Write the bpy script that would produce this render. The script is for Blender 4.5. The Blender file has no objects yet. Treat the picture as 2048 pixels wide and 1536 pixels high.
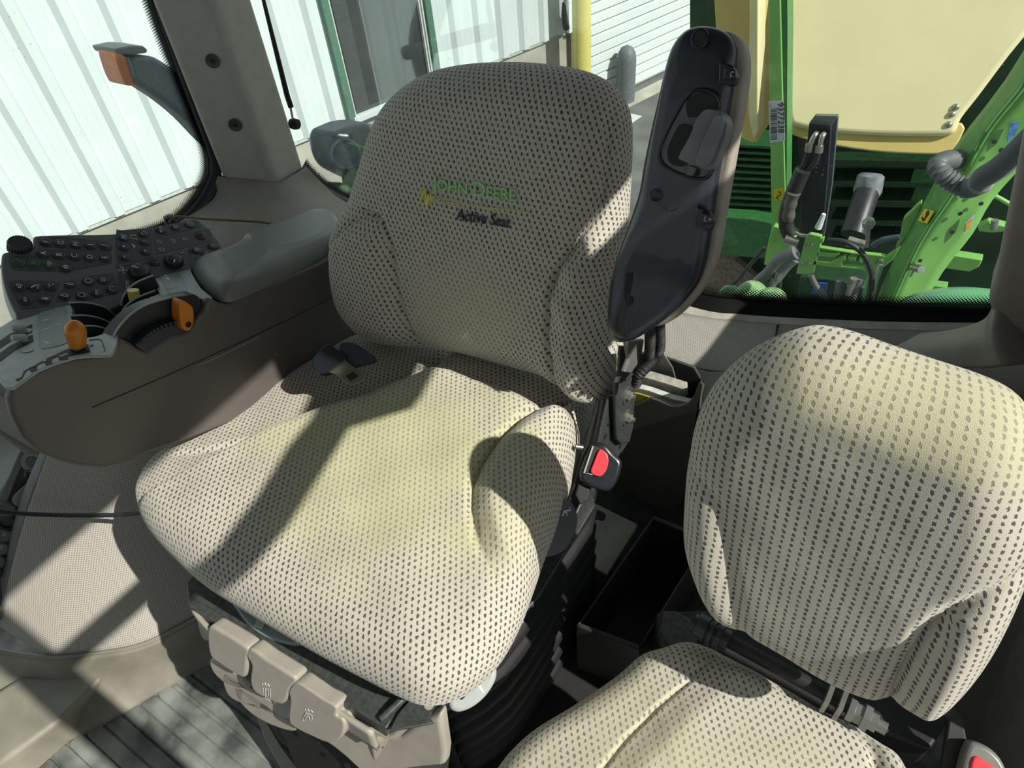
import bpy, bmesh, math, random
import numpy as np
from mathutils import Vector, Matrix
random.seed(7)
sc = bpy.context.scene
col = sc.collection

# ---------------------------------------------------------------- camera
FP = 1400.0
def _n(v):
    v = np.array(v, float); return v/np.linalg.norm(v)
_Z = -_n([156, 1432, FP]); _X = _n([2985, 1044, -FP]); _X = _n(_X-_Z*_X.dot(_Z)); _Y = np.cross(_Z, _X)
RM = np.array([_X, _Y, _Z])
CAM = np.array([.52, -.42, 1.28])
cd = bpy.data.cameras.new('camera'); cam = bpy.data.objects.new('camera', cd); col.objects.link(cam)
cd.sensor_fit = 'HORIZONTAL'; cd.sensor_width = 36; cd.lens = FP/2048*36; cd.clip_start = .02; cd.clip_end = 200
r_, u_, b_ = RM@[1, 0, 0], -(RM@[0, 1, 0]), -(RM@[0, 0, 1])
cam.matrix_world = Matrix(((r_[0], u_[0], b_[0], CAM[0]), (r_[1], u_[1], b_[1], CAM[1]), (r_[2], u_[2], b_[2], CAM[2]), (0, 0, 0, 1)))
sc.camera = cam
# ---------------------------------------------------------------- light
_el, _az = math.radians(43), math.radians(-2)
SUN = np.array([math.cos(_el)*math.cos(_az), math.cos(_el)*math.sin(_az), math.sin(_el)])
ld = bpy.data.lights.new('sun', 'SUN'); ld.energy = 5.2; ld.angle = math.radians(.53); ld.color = (1, .955, .85)
lo = bpy.data.objects.new('sun', ld); col.objects.link(lo); lo.location = (4, 4, 10)
lo.rotation_euler = Vector(-SUN).to_track_quat('-Z', 'Y').to_euler()
w = bpy.data.worlds.new('sky'); sc.world = w; w.use_nodes = True
bg = w.node_tree.nodes['Background']; bg.inputs[0].default_value = (.90, .97, 1.0, 1); bg.inputs[1].default_value = 0.50
sc.view_settings.view_transform = 'Standard'; sc.view_settings.look = 'None'; sc.view_settings.gamma = 1
sc.view_settings.use_curve_mapping = False; sc.view_settings.exposure = 0.08

# ---------------------------------------------------------------- sight lines turned into points of the room
def ray(px, py): return RM@_n([px-1024, py-768, FP])
def onp(px, py, o, n, h=0.0):
    d = ray(px, py); n = _n(n); o = np.array(o, float)+n*h
    return CAM+d*(np.dot(n, o-CAM)/np.dot(n, d))
def X(px, py, x): return onp(px, py, (x, 0, 0), (1, 0, 0))
def Y(px, py, y): return onp(px, py, (0, y, 0), (0, 1, 0))
def Z(px, py, z): return onp(px, py, (0, 0, z), (0, 0, 1))
def Xs(ps, x): return [X(a, b, x) for a, b in ps]
def Ys(ps, y): return [Y(a, b, y) for a, b in ps]
def Zs(ps, z): return [Z(a, b, z) for a, b in ps]
def Ps(ps, o, n, h=0.0): return [onp(a, b, o, n, h) for a, b in ps]

def smooth(ps, k=6, closed=True):
    ps = [np.array(p, float) for p in ps]; n = len(ps); out = []
    rng = range(n) if closed else range(n-1)
    for i in rng:
        if closed: p0, p1, p2, p3 = ps[i-1], ps[i], ps[(i+1) % n], ps[(i+2) % n]
        else: p0, p1, p2, p3 = ps[max(i-1, 0)], ps[i], ps[i+1], ps[min(i+2, n-1)]
        for j in range(k):
            t = j/k
            out.append(.5*((2*p1)+(-p0+p2)*t+(2*p0-5*p1+4*p2-p3)*t*t+(-p0+3*p1-3*p2+p3)*t**3))
    if not closed: out.append(ps[-1])
    return out

# ---------------------------------------------------------------- materials
MC = {}
def nodes(name):
    m = bpy.data.materials.new(name); m.use_nodes = True; nt = m.node_tree
    return m, nt, nt.nodes['Principled BSDF']
def lnk(nt, a, b): nt.links.new(a, b)
def mat(name, c, rough=.55, metal=0, var=.12, nscale=40, bump=0.0, bscale=900, spec=.5, c2=None, coat=0):
    if name in MC: return MC[name]
    m, nt, b = nodes(name)
    b.inputs['Roughness'].default_value = rough; b.inputs['Metallic'].default_value = metal
    b.inputs['Specular IOR Level'].default_value = spec; b.inputs['Coat Weight'].default_value = coat
    tc = nt.nodes.new('ShaderNodeTexCoord'); ns = nt.nodes.new('ShaderNodeTexNoise'); ns.inputs['Scale'].default_value = nscale
    ns.inputs['Detail'].default_value = 6; lnk(nt, tc.outputs['Object'], ns.inputs['Vector'])
    mp = nt.nodes.new('ShaderNodeMapRange'); lnk(nt, ns.outputs['Fac'], mp.inputs['Value'])
    mp.inputs['From Min'].default_value = .35; mp.inputs['From Max'].default_value = .65
    mx = nt.nodes.new('ShaderNodeMix'); mx.data_type = 'RGBA'; lnk(nt, mp.outputs[0], mx.inputs['Factor'])
    a = [x*(1-var) for x in c]; d = c2 if c2 else [min(1, x*(1+var)) for x in c]
    mx.inputs['A'].default_value = (*a, 1); mx.inputs['B'].default_value = (*d, 1)
    lnk(nt, mx.outputs['Result'], b.inputs['Base Color'])
    if bump:
        n2 = nt.nodes.new('ShaderNodeTexNoise'); n2.inputs['Scale'].default_value = bscale; lnk(nt, tc.outputs['Object'], n2.inputs['Vector'])
        bp = nt.nodes.new('ShaderNodeBump'); bp.inputs['Strength'].default_value = bump; bp.inputs['Distance'].default_value = .001
        lnk(nt, n2.outputs['Fac'], bp.inputs['Height']); lnk(nt, bp.outputs[0], b.inputs['Normal'])
    MC[name] = m; return m
def math_(nt, op, a, b=None, c=None):
    n = nt.nodes.new('ShaderNodeMath'); n.operation = op
    for i, v in enumerate((a, b, c)):
        if v is None: continue
        if hasattr(v, 'is_output'): lnk(nt, v, n.inputs[i])
        else: n.inputs[i].default_value = v
    return n.outputs[0]
def fabric(name, pa=.0080, pb=.0066, shear=.5, wear=(0, 0, .1, .1), tint=.5, size=1.0):
    m, nt, b = nodes(name)
    uv = nt.nodes.new('ShaderNodeUVMap'); sep = nt.nodes.new('ShaderNodeSeparateXYZ')
    nz = nt.nodes.new('ShaderNodeTexNoise'); nz.inputs['Scale'].default_value = 330; nz.inputs['Detail'].default_value = 2
    lnk(nt, uv.outputs[0], nz.inputs['Vector'])
    sub = nt.nodes.new('ShaderNodeVectorMath'); sub.operation = 'SUBTRACT'; lnk(nt, nz.outputs['Color'], sub.inputs[0]); sub.inputs[1].default_value = (.5, .5, .5)
    scl = nt.nodes.new('ShaderNodeVectorMath'); scl.operation = 'SCALE'; lnk(nt, sub.outputs[0], scl.inputs[0]); scl.inputs['Scale'].default_value = .0040
    add = nt.nodes.new('ShaderNodeVectorMath'); add.operation = 'ADD'; lnk(nt, uv.outputs[0], add.inputs[0]); lnk(nt, scl.outputs[0], add.inputs[1])
    lnk(nt, add.outputs[0], sep.inputs[0])
    u = math_(nt, 'DIVIDE', sep.outputs[0], pa); v = math_(nt, 'DIVIDE', sep.outputs[1], pb)
    row = math_(nt, 'FLOOR', v)
    u2 = math_(nt, 'ADD', u, math_(nt, 'MULTIPLY', row, shear))
    fx = math_(nt, 'MULTIPLY', math_(nt, 'SUBTRACT', math_(nt, 'FRACT', u2), .5), pa*1000)
    fy = math_(nt, 'MULTIPLY', math_(nt, 'SUBTRACT', math_(nt, 'FRACT', v), .5), pb*1000)
    fx2 = math_(nt, 'ADD', fx, math_(nt, 'MULTIPLY', fy, .25))
    d = math_(nt, 'SQRT', math_(nt, 'ADD', math_(nt, 'POWER', math_(nt, 'DIVIDE', fx2, 1.5*size), 2), math_(nt, 'POWER', math_(nt, 'DIVIDE', fy, 2.3*size), 2)))
    dot = nt.nodes.new('ShaderNodeMapRange'); dot.interpolation_type = 'SMOOTHSTEP'; lnk(nt, d, dot.inputs[0])
    dot.inputs['From Min'].default_value = .8; dot.inputs['From Max'].default_value = 1.12; dot.inputs['To Min'].default_value = 1; dot.inputs['To Max'].default_value = 0
    # wear patch: a yellowed, rubbed area with its own shape
    n2 = nt.nodes.new('ShaderNodeTexNoise'); n2.inputs['Scale'].default_value = 9; lnk(nt, uv.outputs[0], n2.inputs['Vector']); n2.inputs['Detail'].default_value = 4
    s2 = nt.nodes.new('ShaderNodeSeparateXYZ'); lnk(nt, uv.outputs[0], s2.inputs[0])
    wx = math_(nt, 'DIVIDE', math_(nt, 'SUBTRACT', s2.outputs[0], wear[0]), wear[2]); wy = math_(nt, 'DIVIDE', math_(nt, 'SUBTRACT', s2.outputs[1], wear[1]), wear[3])
    wd = math_(nt, 'SQRT', math_(nt, 'ADD', math_(nt, 'MULTIPLY', wx, wx), math_(nt, 'MULTIPLY', wy, wy)))
    wd = math_(nt, 'ADD', wd, math_(nt, 'MULTIPLY', math_(nt, 'SUBTRACT', n2.outputs['Fac'], .5), 1.6))
    wm = nt.nodes.new('ShaderNodeMapRange'); wm.interpolation_type = 'SMOOTHSTEP'; lnk(nt, wd, wm.inputs[0])
    wm.inputs['From Min'].default_value = .45; wm.inputs['From Max'].default_value = 1.25; wm.inputs['To Min'].default_value = 1; wm.inputs['To Max'].default_value = 0
    base = nt.nodes.new('ShaderNodeMix'); base.data_type = 'RGBA'; lnk(nt, wm.outputs[0], base.inputs['Factor'])
    base.inputs['A'].default_value = (.53, .505, .43, 1); base.inputs['B'].default_value = (.53-.02*tint, .51-.01*tint, .43-.13*tint, 1)
    n3 = nt.nodes.new('ShaderNodeTexNoise'); n3.inputs['Scale'].default_value = 1400; lnk(nt, uv.outputs[0], n3.inputs['Vector'])
    g = nt.nodes.new('ShaderNodeMapRange'); lnk(nt, n3.outputs['Fac'], g.inputs[0]); g.inputs['From Min'].default_value = .25; g.inputs['From Max'].default_value = .75
    g.inputs['To Min'].default_value = .74; g.inputs['To Max'].default_value = 1.22
    bm_ = nt.nodes.new('ShaderNodeVectorMath'); bm_.operation = 'SCALE'; lnk(nt, base.outputs['Result'], bm_.inputs[0]); lnk(nt, g.outputs[0], bm_.inputs['Scale'])
    fac = math_(nt, 'MULTIPLY', dot.outputs[0], math_(nt, 'SUBTRACT', .93, math_(nt, 'MULTIPLY', wm.outputs[0], .5)))
    cm = nt.nodes.new('ShaderNodeMix'); cm.data_type = 'RGBA'; lnk(nt, fac, cm.inputs['Factor']); lnk(nt, bm_.outputs[0], cm.inputs['A']); cm.inputs['B'].default_value = (.062, .055, .068, 1)
    lnk(nt, cm.outputs['Result'], b.inputs['Base Color'])
    b.inputs['Roughness'].default_value = .95; b.inputs['Specular IOR Level'].default_value = .15
    b.inputs['Sheen Weight'].default_value = .35; b.inputs['Sheen Roughness'].default_value = .4
    bp = nt.nodes.new('ShaderNodeBump'); bp.inputs['Strength'].default_value = .55; bp.inputs['Distance'].default_value = .0008
    hh = math_(nt, 'SUBTRACT', n3.outputs['Fac'], math_(nt, 'MULTIPLY', dot.outputs[0], .9)); lnk(nt, hh, bp.inputs['Height']); lnk(nt, bp.outputs[0], b.inputs['Normal'])
    return m
def dotted(name, c, pitch=.0034, r=.00085, dark=.35, rough=.7):
    m, nt, b = nodes(name)
    uv = nt.nodes.new('ShaderNodeUVMap'); sep = nt.nodes.new('ShaderNodeSeparateXYZ'); lnk(nt, uv.outputs[0], sep.inputs[0])
    u = math_(nt, 'DIVIDE', sep.outputs[0], pitch); v = math_(nt, 'DIVIDE', sep.outputs[1], pitch)
    fx = math_(nt, 'SUBTRACT', math_(nt, 'FRACT', u), .5); fy = math_(nt, 'SUBTRACT', math_(nt, 'FRACT', v), .5)
    d = math_(nt, 'SQRT', math_(nt, 'ADD', math_(nt, 'MULTIPLY', fx, fx), math_(nt, 'MULTIPLY', fy, fy)))
    s = nt.nodes.new('ShaderNodeMapRange'); s.interpolation_type = 'SMOOTHSTEP'; lnk(nt, d, s.inputs[0])
    s.inputs['From Min'].default_value = r/pitch*.7; s.inputs['From Max'].default_value = r/pitch*1.3; s.inputs['To Min'].default_value = 1; s.inputs['To Max'].default_value = 0
    cm = nt.nodes.new('ShaderNodeMix'); cm.data_type = 'RGBA'; lnk(nt, s.outputs[0], cm.inputs['Factor']); cm.inputs['A'].default_value = (*c, 1); cm.inputs['B'].default_value = (*[x*dark for x in c], 1)
    lnk(nt, cm.outputs['Result'], b.inputs['Base Color']); b.inputs['Roughness'].default_value = rough
    bp = nt.nodes.new('ShaderNodeBump'); bp.inputs['Strength'].default_value = .5; bp.inputs['Distance'].default_value = .0006; bp.invert = True
    lnk(nt, s.outputs[0], bp.inputs['Height']); lnk(nt, bp.outputs[0], b.inputs['Normal'])
    return m
def glass(name, tint=(.95, .988, .992), gl=.05):
    m = bpy.data.materials.new(name); m.use_nodes = True; nt = m.node_tree; nt.nodes.clear()
    out = nt.nodes.new('ShaderNodeOutputMaterial'); tr = nt.nodes.new('ShaderNodeBsdfTransparent'); tr.inputs[0].default_value = (*tint, 1)
    g = nt.nodes.new('ShaderNodeBsdfGlossy'); g.inputs['Roughness'].default_value = .03
    fr = nt.nodes.new('ShaderNodeLayerWeight'); fr.inputs[0].default_value = .25
    f = math_(nt, 'ADD', math_(nt, 'MULTIPLY', fr.outputs['Fresnel'], .25), gl*.3)
    mx = nt.nodes.new('ShaderNodeMixShader'); lnk(nt, f, mx.inputs[0]); lnk(nt, tr.outputs[0], mx.inputs[1]); lnk(nt, g.outputs[0], mx.inputs[2])
    # dust specks on the pane
    tc = nt.nodes.new('ShaderNodeTexCoord'); vo = nt.nodes.new('ShaderNodeTexVoronoi'); vo.inputs['Scale'].default_value = 90; lnk(nt, tc.outputs['Object'], vo.inputs['Vector'])
    n = nt.nodes.new('ShaderNodeTexNoise'); n.inputs['Scale'].default_value = 12; lnk(nt, tc.outputs['Object'], n.inputs['Vector'])
    sp = math_(nt, 'LESS_THAN', vo.outputs['Distance'], math_(nt, 'MULTIPLY', math_(nt, 'SUBTRACT', n.outputs['Fac'], .50), .55))
    df = nt.nodes.new('ShaderNodeBsdfDiffuse'); df.inputs[0].default_value = (.75, .78, .75, 1)
    m2 = nt.nodes.new('ShaderNodeMixShader'); lnk(nt, math_(nt, 'MULTIPLY', sp, .55), m2.inputs[0]); lnk(nt, mx.outputs[0], m2.inputs[1]); lnk(nt, df.outputs[0], m2.inputs[2])
    lnk(nt, m2.outputs[0], out.inputs[0]); return m
def frit(name, w, pitch=.0062):
    # black ceramic band printed on the pane, breaking into dots towards the clear glass (UV v = distance from the outer edge)
    m = bpy.data.materials.new(name); m.use_nodes = True; nt = m.node_tree; nt.nodes.clear()
    out = nt.nodes.new('ShaderNodeOutputMaterial'); tr = nt.nodes.new('ShaderNodeBsdfTransparent')
    b = nt.nodes.new('ShaderNodeBsdfPrincipled'); b.inputs['Base Color'].default_value = (.006, .006, .007, 1); b.inputs['Roughness'].default_value = .3
    uv = nt.nodes.new('ShaderNodeUVMap'); sep = nt.nodes.new('ShaderNodeSeparateXYZ'); lnk(nt, uv.outputs[0], sep.inputs[0])
    u = math_(nt, 'DIVIDE', sep.outputs[0], pitch); v = math_(nt, 'DIVIDE', sep.outputs[1], pitch*.5)
    row = math_(nt, 'FLOOR', v); u2 = math_(nt, 'ADD', u, math_(nt, 'MULTIPLY', row, .5))
    fx = math_(nt, 'SUBTRACT', math_(nt, 'FRACT', u2), .5); fy = math_(nt, 'MULTIPLY', math_(nt, 'SUBTRACT', math_(nt, 'FRACT', v), .5), .5)
    d = math_(nt, 'SQRT', math_(nt, 'ADD', math_(nt, 'MULTIPLY', fx, fx), math_(nt, 'MULTIPLY', fy, fy)))
    rad = nt.nodes.new('ShaderNodeMapRange'); lnk(nt, sep.outputs[1], rad.inputs[0]); rad.inputs['From Min'].default_value = w*.45; rad.inputs['From Max'].default_value = w
    rad.inputs['To Min'].default_value = .52; rad.inputs['To Max'].default_value = .08
    f = math_(nt, 'LESS_THAN', d, rad.outputs[0])
    mx = nt.nodes.new('ShaderNodeMixShader'); lnk(nt, f, mx.inputs[0]); lnk(nt, tr.outputs[0], mx.inputs[1]); lnk(nt, b.outputs[0], mx.inputs[2]); lnk(nt, mx.outputs[0], out.inputs[0])
    return m

# ---------------------------------------------------------------- object helpers
def link(name, me, m=None, parent=None):
    o = bpy.data.objects.new(name, me); col.objects.link(o)
    if m:
        for q in (m if isinstance(m, (list, tuple)) else [m]): me.materials.append(q)
    if parent is not None:
        o.parent = parent
        if parent.type == 'EMPTY': o.matrix_parent_inverse = Matrix.Translation(parent.location).inverted()
    return o
def thing(name, label, cat, loc, group=None):
    o = bpy.data.objects.new(name, None); col.objects.link(o); o.location = Vector(loc); o.empty_display_size = .05
    return tag(o, label, cat, group)
def tag(o, label, cat, group=None):
    o['label'] = label; o['category'] = cat
    if group: o['group'] = group
    return o
def struct(o, label=None):
    o['kind'] = 'structure'
    if label: o['label'] = label
    return o
class MB:
    """collects shapes for ONE mesh"""
    def __init__(s): s.v = []; s.f = []; s.mi = []; s.k = 0
    def add(s, v, f, mi=None):
        n = len(s.v); s.v += [tuple(float(c) for c in p) for p in v]; s.f += [tuple(i+n for i in q) for q in f]; s.mi += [s.k if mi is None else mi]*len(f); return s
    def prism(s, pts, vec, mi=None):
        n = len(pts); a = [np.array(p, float) for p in pts]; b = [p+np.array(vec, float) for p in a]
        f = [tuple(range(n)), tuple(range(2*n-1, n-1, -1))]+[(i, i+n, (i+1) % n+n, (i+1) % n) for i in range(n)]
        return s.add(a+b, f, mi)
    def frustum(s, a, b, mi=None):
        n = len(a)
        return s.add(list(a)+list(b), [tuple(range(n)), tuple(range(2*n-1, n-1, -1))]+[(i, i+n, (i+1) % n+n, (i+1) % n) for i in range(n)], mi)
    def box(s, c, sx, sy, sz, ax=None, mi=None):
        c = np.array(c, float); A = ax if ax is not None else ((1, 0, 0), (0, 1, 0), (0, 0, 1)); A = [_n(q) for q in A]
        v = [c+A[0]*sx*i/2+A[1]*sy*j/2+A[2]*sz*k/2 for i in (-1, 1) for j in (-1, 1) for k in (-1, 1)]
        return s.add(v, [(0, 1, 3, 2), (4, 6, 7, 5), (0, 4, 5, 1), (2, 3, 7, 6), (0, 2, 6, 4), (1, 5, 7, 3)], mi)
    def tube(s, ps, r, n=12, mi=None, cap=True):
        ps = [np.array(p, float) for p in ps]; N = len(ps); rr = r if isinstance(r, (list, tuple)) else [r]*N
        t0 = _n(ps[1]-ps[0]); up = np.array([0, 0, 1.]) if abs(t0[2]) < .9 else np.array([1., 0, 0])
        a = _n(np.cross(t0, up)); v = []; f = []
        for i, p in enumerate(ps):
            t = _n((ps[min(i+1, N-1)]-ps[max(i-1, 0)])+1e-12); a = _n(a-t*a.dot(t)); b = np.cross(t, a)
            v += [p+rr[i]*(a*math.cos(2*math.pi*k/n)+b*math.sin(2*math.pi*k/n)) for k in range(n)]
        for i in range(N-1):
            for k in range(n):
                f.append((i*n+k, i*n+(k+1) % n, (i+1)*n+(k+1) % n, (i+1)*n+k))
        if cap: f += [tuple(range(n-1, -1, -1)), tuple((N-1)*n+k for k in range(n))]
        return s.add(v, f, mi)
    def lathe(s, c, axis, prof, n=28, mi=None, cap=True, ref=None):
        """prof: list of (radius, height along axis)"""
        c = np.array(c, float); t = _n(axis); up = np.array(ref if ref is not None else ((0, 0, 1) if abs(t[2]) < .9 else (1, 0, 0)), float)
        a = _n(np.cross(t, up)); b = np.cross(t, a); v = []; f = []; N = len(prof)
        for r, h in prof: v += [c+t*h+max(r, 1e-5)*(a*math.cos(2*math.pi*k/n)+b*math.sin(2*math.pi*k/n)) for k in range(n)]
        for i in range(N-1):
            for k in range(n): f.append((i*n+k, i*n+(k+1) % n, (i+1)*n+(k+1) % n, (i+1)*n+k))
        if cap: f += [tuple(range(n-1, -1, -1)), tuple((N-1)*n+k for k in range(n))]
        return s.add(v, f, mi)
    def build(s, name, m, parent=None, bevel=0, ang=40, seg=3, sm=True):
        me = bpy.data.meshes.new(name); me.from_pydata(s.v, [], s.f)
        if len(s.f): me.polygons.foreach_set('material_index', s.mi)
        bm = bmesh.new(); bm.from_mesh(me); bmesh.ops.recalc_face_normals(bm, faces=bm.faces); bm.to_mesh(me); bm.free()
        if sm: me.polygons.foreach_set('use_smooth', [True]*len(me.polygons)); me.set_sharp_from_angle(angle=math.radians(ang))
        me.update(); o = link(name, me, m, parent)
        if bevel:
            md = o.modifiers.new('bevel', 'BEVEL'); md.width = bevel; md.segments = seg; md.limit_method = 'ANGLE'; md.angle_limit = math.radians(35)
        return o
def prism(name, pts, vec, m, parent=None, bevel=0, **k): return MB().prism(pts, vec).build(name, m, parent, bevel, **k)
def tube(name, ps, r, m, parent=None, n=12, k=8):
    return MB().tube(smooth(ps, k, False) if len(ps) > 2 else ps, r, n).build(name, m, parent)
def loft(name, rows, m, parent=None, ku=6, kv=6, thick=.004, linear_v=False, off=-1):
    rows = [smooth(r, ku, False) for r in rows]; cols = list(zip(*rows))
    if linear_v: cols = [[np.array(a)+(np.array(b)-np.array(a))*j/kv for a, b in zip(c[:-1], c[1:]) for j in range(kv)]+[np.array(c[-1])] for c in cols]
    else: cols = [smooth(c, kv, False) for c in cols]
    A = np.array(cols); nu, nv = A.shape[:2]
    du = np.zeros((nu, nv)); du[1:] = np.cumsum(np.linalg.norm(A[1:]-A[:-1], axis=2), axis=0); du -= du[nu//2]
    dv = np.zeros((nu, nv)); dv[:, 1:] = np.cumsum(np.linalg.norm(A[:, 1:]-A[:, :-1], axis=2), axis=1)
    me = bpy.data.meshes.new(name)
    F = [(i*nv+j, (i+1)*nv+j, (i+1)*nv+j+1, i*nv+j+1) for i in range(nu-1) for j in range(nv-1)]
    me.from_pydata([tuple(p) for p in A.reshape(-1, 3)], [], F)
    ul = me.uv_layers.new(name='UVMap'); idx = np.array(F).reshape(-1); UV = np.stack([du.reshape(-1)[idx], dv.reshape(-1)[idx]], 1)
    ul.data.foreach_set('uv', UV.reshape(-1)); me.polygons.foreach_set('use_smooth', [True]*len(F)); me.update()
    o = link(name, me, m, parent)
    if thick:
        md = o.modifiers.new('solid', 'SOLIDIFY'); md.thickness = thick; md.offset = off
    return o
def smst(x): x = np.clip(x, 0, 1); return x*x*(3-2*x)
def pl_dist(P, line):
    """signed distance of points P (n,2) to a polyline; positive to the left of its direction"""
    L = np.array(line, float); best = np.full(len(P), 1e9); sg = np.ones(len(P))
    for i in range(len(L)-1):
        a, b = L[i], L[i+1]; ab = b-a; t = ((P-a)@ab)/ab.dot(ab)
        t = np.clip(t, -9e9 if i == 0 else 0, 9e9 if i == len(L)-2 else 1); q = a+t[:, None]*ab; d = np.linalg.norm(P-q, axis=1)
        s = np.sign(ab[0]*(P[:, 1]-a[1])-ab[1]*(P[:, 0]-a[0])); k = d < best; best[k] = d[k]; sg[k] = s[k]
    return best, sg
class Frame:
    def __init__(s, o, x, u):
        s.o = np.array(o, float); s.x = _n(x); s.n = _n(np.cross(s.x, _n(u))); s.u = np.cross(s.n, s.x)
    def loc(s, px, py, h=0):
        p = onp(px, py, s.o, s.n, h)-s.o; return (p.dot(s.x), p.dot(s.u))
    def w(s, a, b, h=0): return s.o+s.x*a+s.u*b+s.n*h
    def locs(s, ps, h=0): return [s.loc(a, b, h) for a, b in ps]
def pillow(name, fr, outline, hfn, re, back, m, parent, NT=420, NR=110, c=None, reb=None):
    out = np.array(smooth(outline, 10)); seg = np.linalg.norm(np.roll(out, -1, 0)-out, axis=1); cum = np.concatenate([[0], np.cumsum(seg)]); tot = cum[-1]
    oo = np.vstack([out, out[:1]]); tt = np.linspace(0, tot, NT, endpoint=False)
    P = np.stack([np.interp(tt, cum, oo[:, 0]), np.interp(tt, cum, oo[:, 1])], 1); c = np.array(c if c is not None else P.mean(0)); reb = reb or re
    R = np.linalg.norm(P-c, axis=1); D = (P-c)/R[:, None]
    k = np.linspace(0, 1, NR); ne = 22
    verts = []; uvs = []
    ds = np.concatenate([np.linspace(1, 0, NR-ne, endpoint=False)])  # fraction between the centre and the roll
    rings = []
    for q in ds: rings.append((R-re)*(1-q))
    for a in np.linspace(0, math.pi/2, ne): rings.append(R-re*(1-math.sin(a)))
    rings = np.array(rings)                         # NR x NT radial positions
    pos = c+rings[:, :, None]*D[None]               # NR x NT x 2
    dd = R[None]-rings; prof = np.sqrt(np.clip(1-(1-np.clip(dd/re, 0, 1))**2, 0, 1))
    H = hfn(pos.reshape(-1, 2), dd.reshape(-1)).reshape(rings.shape)*prof
    W = fr.o+pos[..., 0:1]*fr.x+pos[..., 1:2]*fr.u+H[..., None]*fr.n
    W[0] = W[0].mean(0)
    step = np.linalg.norm(W[1:]-W[:-1], axis=2); 
    # arc length only grows over the rolled edge, flat plan distance elsewhere keeps the weave regular
    base = np.diff(rings, axis=0); base = np.where(dd[1:] < re*1.05, step, base); arc = np.vstack([np.zeros((1, NT)), np.cumsum(base, axis=0)])
    U = c+arc[..., None]*D[None]
    nb = 12; Wb = []; Ub = []
    for i, a in enumerate(np.linspace(0, math.pi/2, nb+1)[1:]):
        rr = R-reb*(1-math.cos(a)); p2 = c+rr[:, None]*D; h = -back*math.sin(a)
        Wb.append(fr.o+p2[:, 0:1]*fr.x+p2[:, 1:2]*fr.u+h*fr.n); Ub.append(c+(arc[-1]+back*a/1.57)[:, None]*D)
    A = np.concatenate([W, np.array(Wb)]); UU = np.concatenate([U, np.array(Ub)]); nr = A.shape[0]
    V = [tuple(p) for p in A.reshape(-1, 3)]; UVv = UU.reshape(-1, 2)
    F = []; L = []
    for i in range(nr-1):
        for j in range(NT):
            j2 = (j+1) % NT; F.append((i*NT+j, (i+1)*NT+j, (i+1)*NT+j2, i*NT+j2))
    F.append(tuple((nr-1)*NT+j for j in range(NT)))
    me = bpy.data.meshes.new(name); me.from_pydata(V, [], F); ul = me.uv_layers.new(name='UVMap')
    idx = np.concatenate([np.array(f) for f in F]); ul.data.foreach_set('uv', UVv[idx].reshape(-1))
    me.polygons.foreach_set('use_smooth', [True]*len(F)); me.update()
    bm = bmesh.new(); bm.from_mesh(me); bmesh.ops.recalc_face_normals(bm, faces=bm.faces); bm.to_mesh(me); bm.free()
    return link(name, me, m, parent)
def text_mesh(txt, size, shear=0.0, ext=.0004, ch=1.0, off=0.0):
    cu = bpy.data.curves.new('t', 'FONT'); cu.body = txt; cu.size = size; cu.shear = shear; cu.extrude = ext; cu.space_character = ch; cu.offset = off; cu.align_x = 'LEFT'; cu.resolution_u = 3
    o = bpy.data.objects.new('t', cu); col.objects.link(o); dg = bpy.context.evaluated_depsgraph_get(); dg.update()
    me = bpy.data.meshes.new_from_object(o.evaluated_get(dg)); v = [tuple(p.co) for p in me.vertices]; f = [tuple(p.vertices) for p in me.polygons]
    bpy.data.objects.remove(o); bpy.data.curves.remove(cu); bpy.data.meshes.remove(me); return v, f
def put_text(mb, txt, size, o, xd, yd, shear=0, mi=None, ext=.0003, center=True, ch=1.0, fn=None):
    v, f = text_mesh(txt, size, shear, ext, ch); v = np.array(v)
    if center: v[:, :2] -= (v[:, :2].max(0)+v[:, :2].min(0))/2
    xd, yd = _n(xd), _n(yd); nd = np.cross(xd, yd); W = np.array(o)+v[:, 0:1]*xd+v[:, 1:2]*yd+v[:, 2:3]*nd
    mb.add(list(W), f, mi)
# ---------------------------------------------------------------- materials used
trim = mat('trim_plastic', (.190, .172, .150), .5, bump=.12)
trimd = mat('console_plastic', (.112, .101, .092), .42, bump=.12, var=.06, nscale=6)
pad = mat('armrest_vinyl', (.16, .172, .165), .36, bump=.35, bscale=1100, var=.05)
beigepad = mat('beige_vinyl', (.36, .32, .27), .5, bump=.4, bscale=700, var=.04)
blk = mat('black_plastic', (.013, .016, .021), .25, bump=.08, bscale=2500)
blkm = mat('matt_black_plastic', (.010, .010, .011), .6)
rub = mat('rubber', (.016, .016, .017), .62)
keym = mat('keypad_shell', (.105, .118, .12), .42, bump=.08, var=.05, nscale=8)
keyr = mat('keypad_recess', (.058, .064, .067), .45, var=.05, nscale=8)
btnm = mat('button_rubber', (.026, .028, .031), .38, var=.05)
btng = mat('button_green', (.030, .060, .035), .4, var=.05)
wht = mat('white_print', (.62, .66, .66), .6, var=.02)
redp = mat('red_print', (.32, .03, .03), .5, var=.02)
gplate = mat('grey_plate', (.34, .375, .365), .38, var=.10, nscale=60)
gplate2 = mat('grey_label_plate', (.22, .25, .255), .36, var=.06, nscale=60)
orng = mat('orange_plastic', (.62, .20, .012), .32, var=.04)
yelp = mat('yellow_plastic', (.60, .55, .13), .4)
redb = mat('red_button', (.85, .05, .07), .3, var=.03)
steel = mat('worn_steel', (.42, .42, .38), .32, metal=.9, var=.15)
dsteel = mat('dark_painted_steel', (.070, .078, .074), .38, metal=.35, var=.25, nscale=150, bump=.2, bscale=1500)
beige = mat('beige_plastic', (.36, .335, .29), .48, bump=.18, bscale=1500, var=.05)
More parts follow.
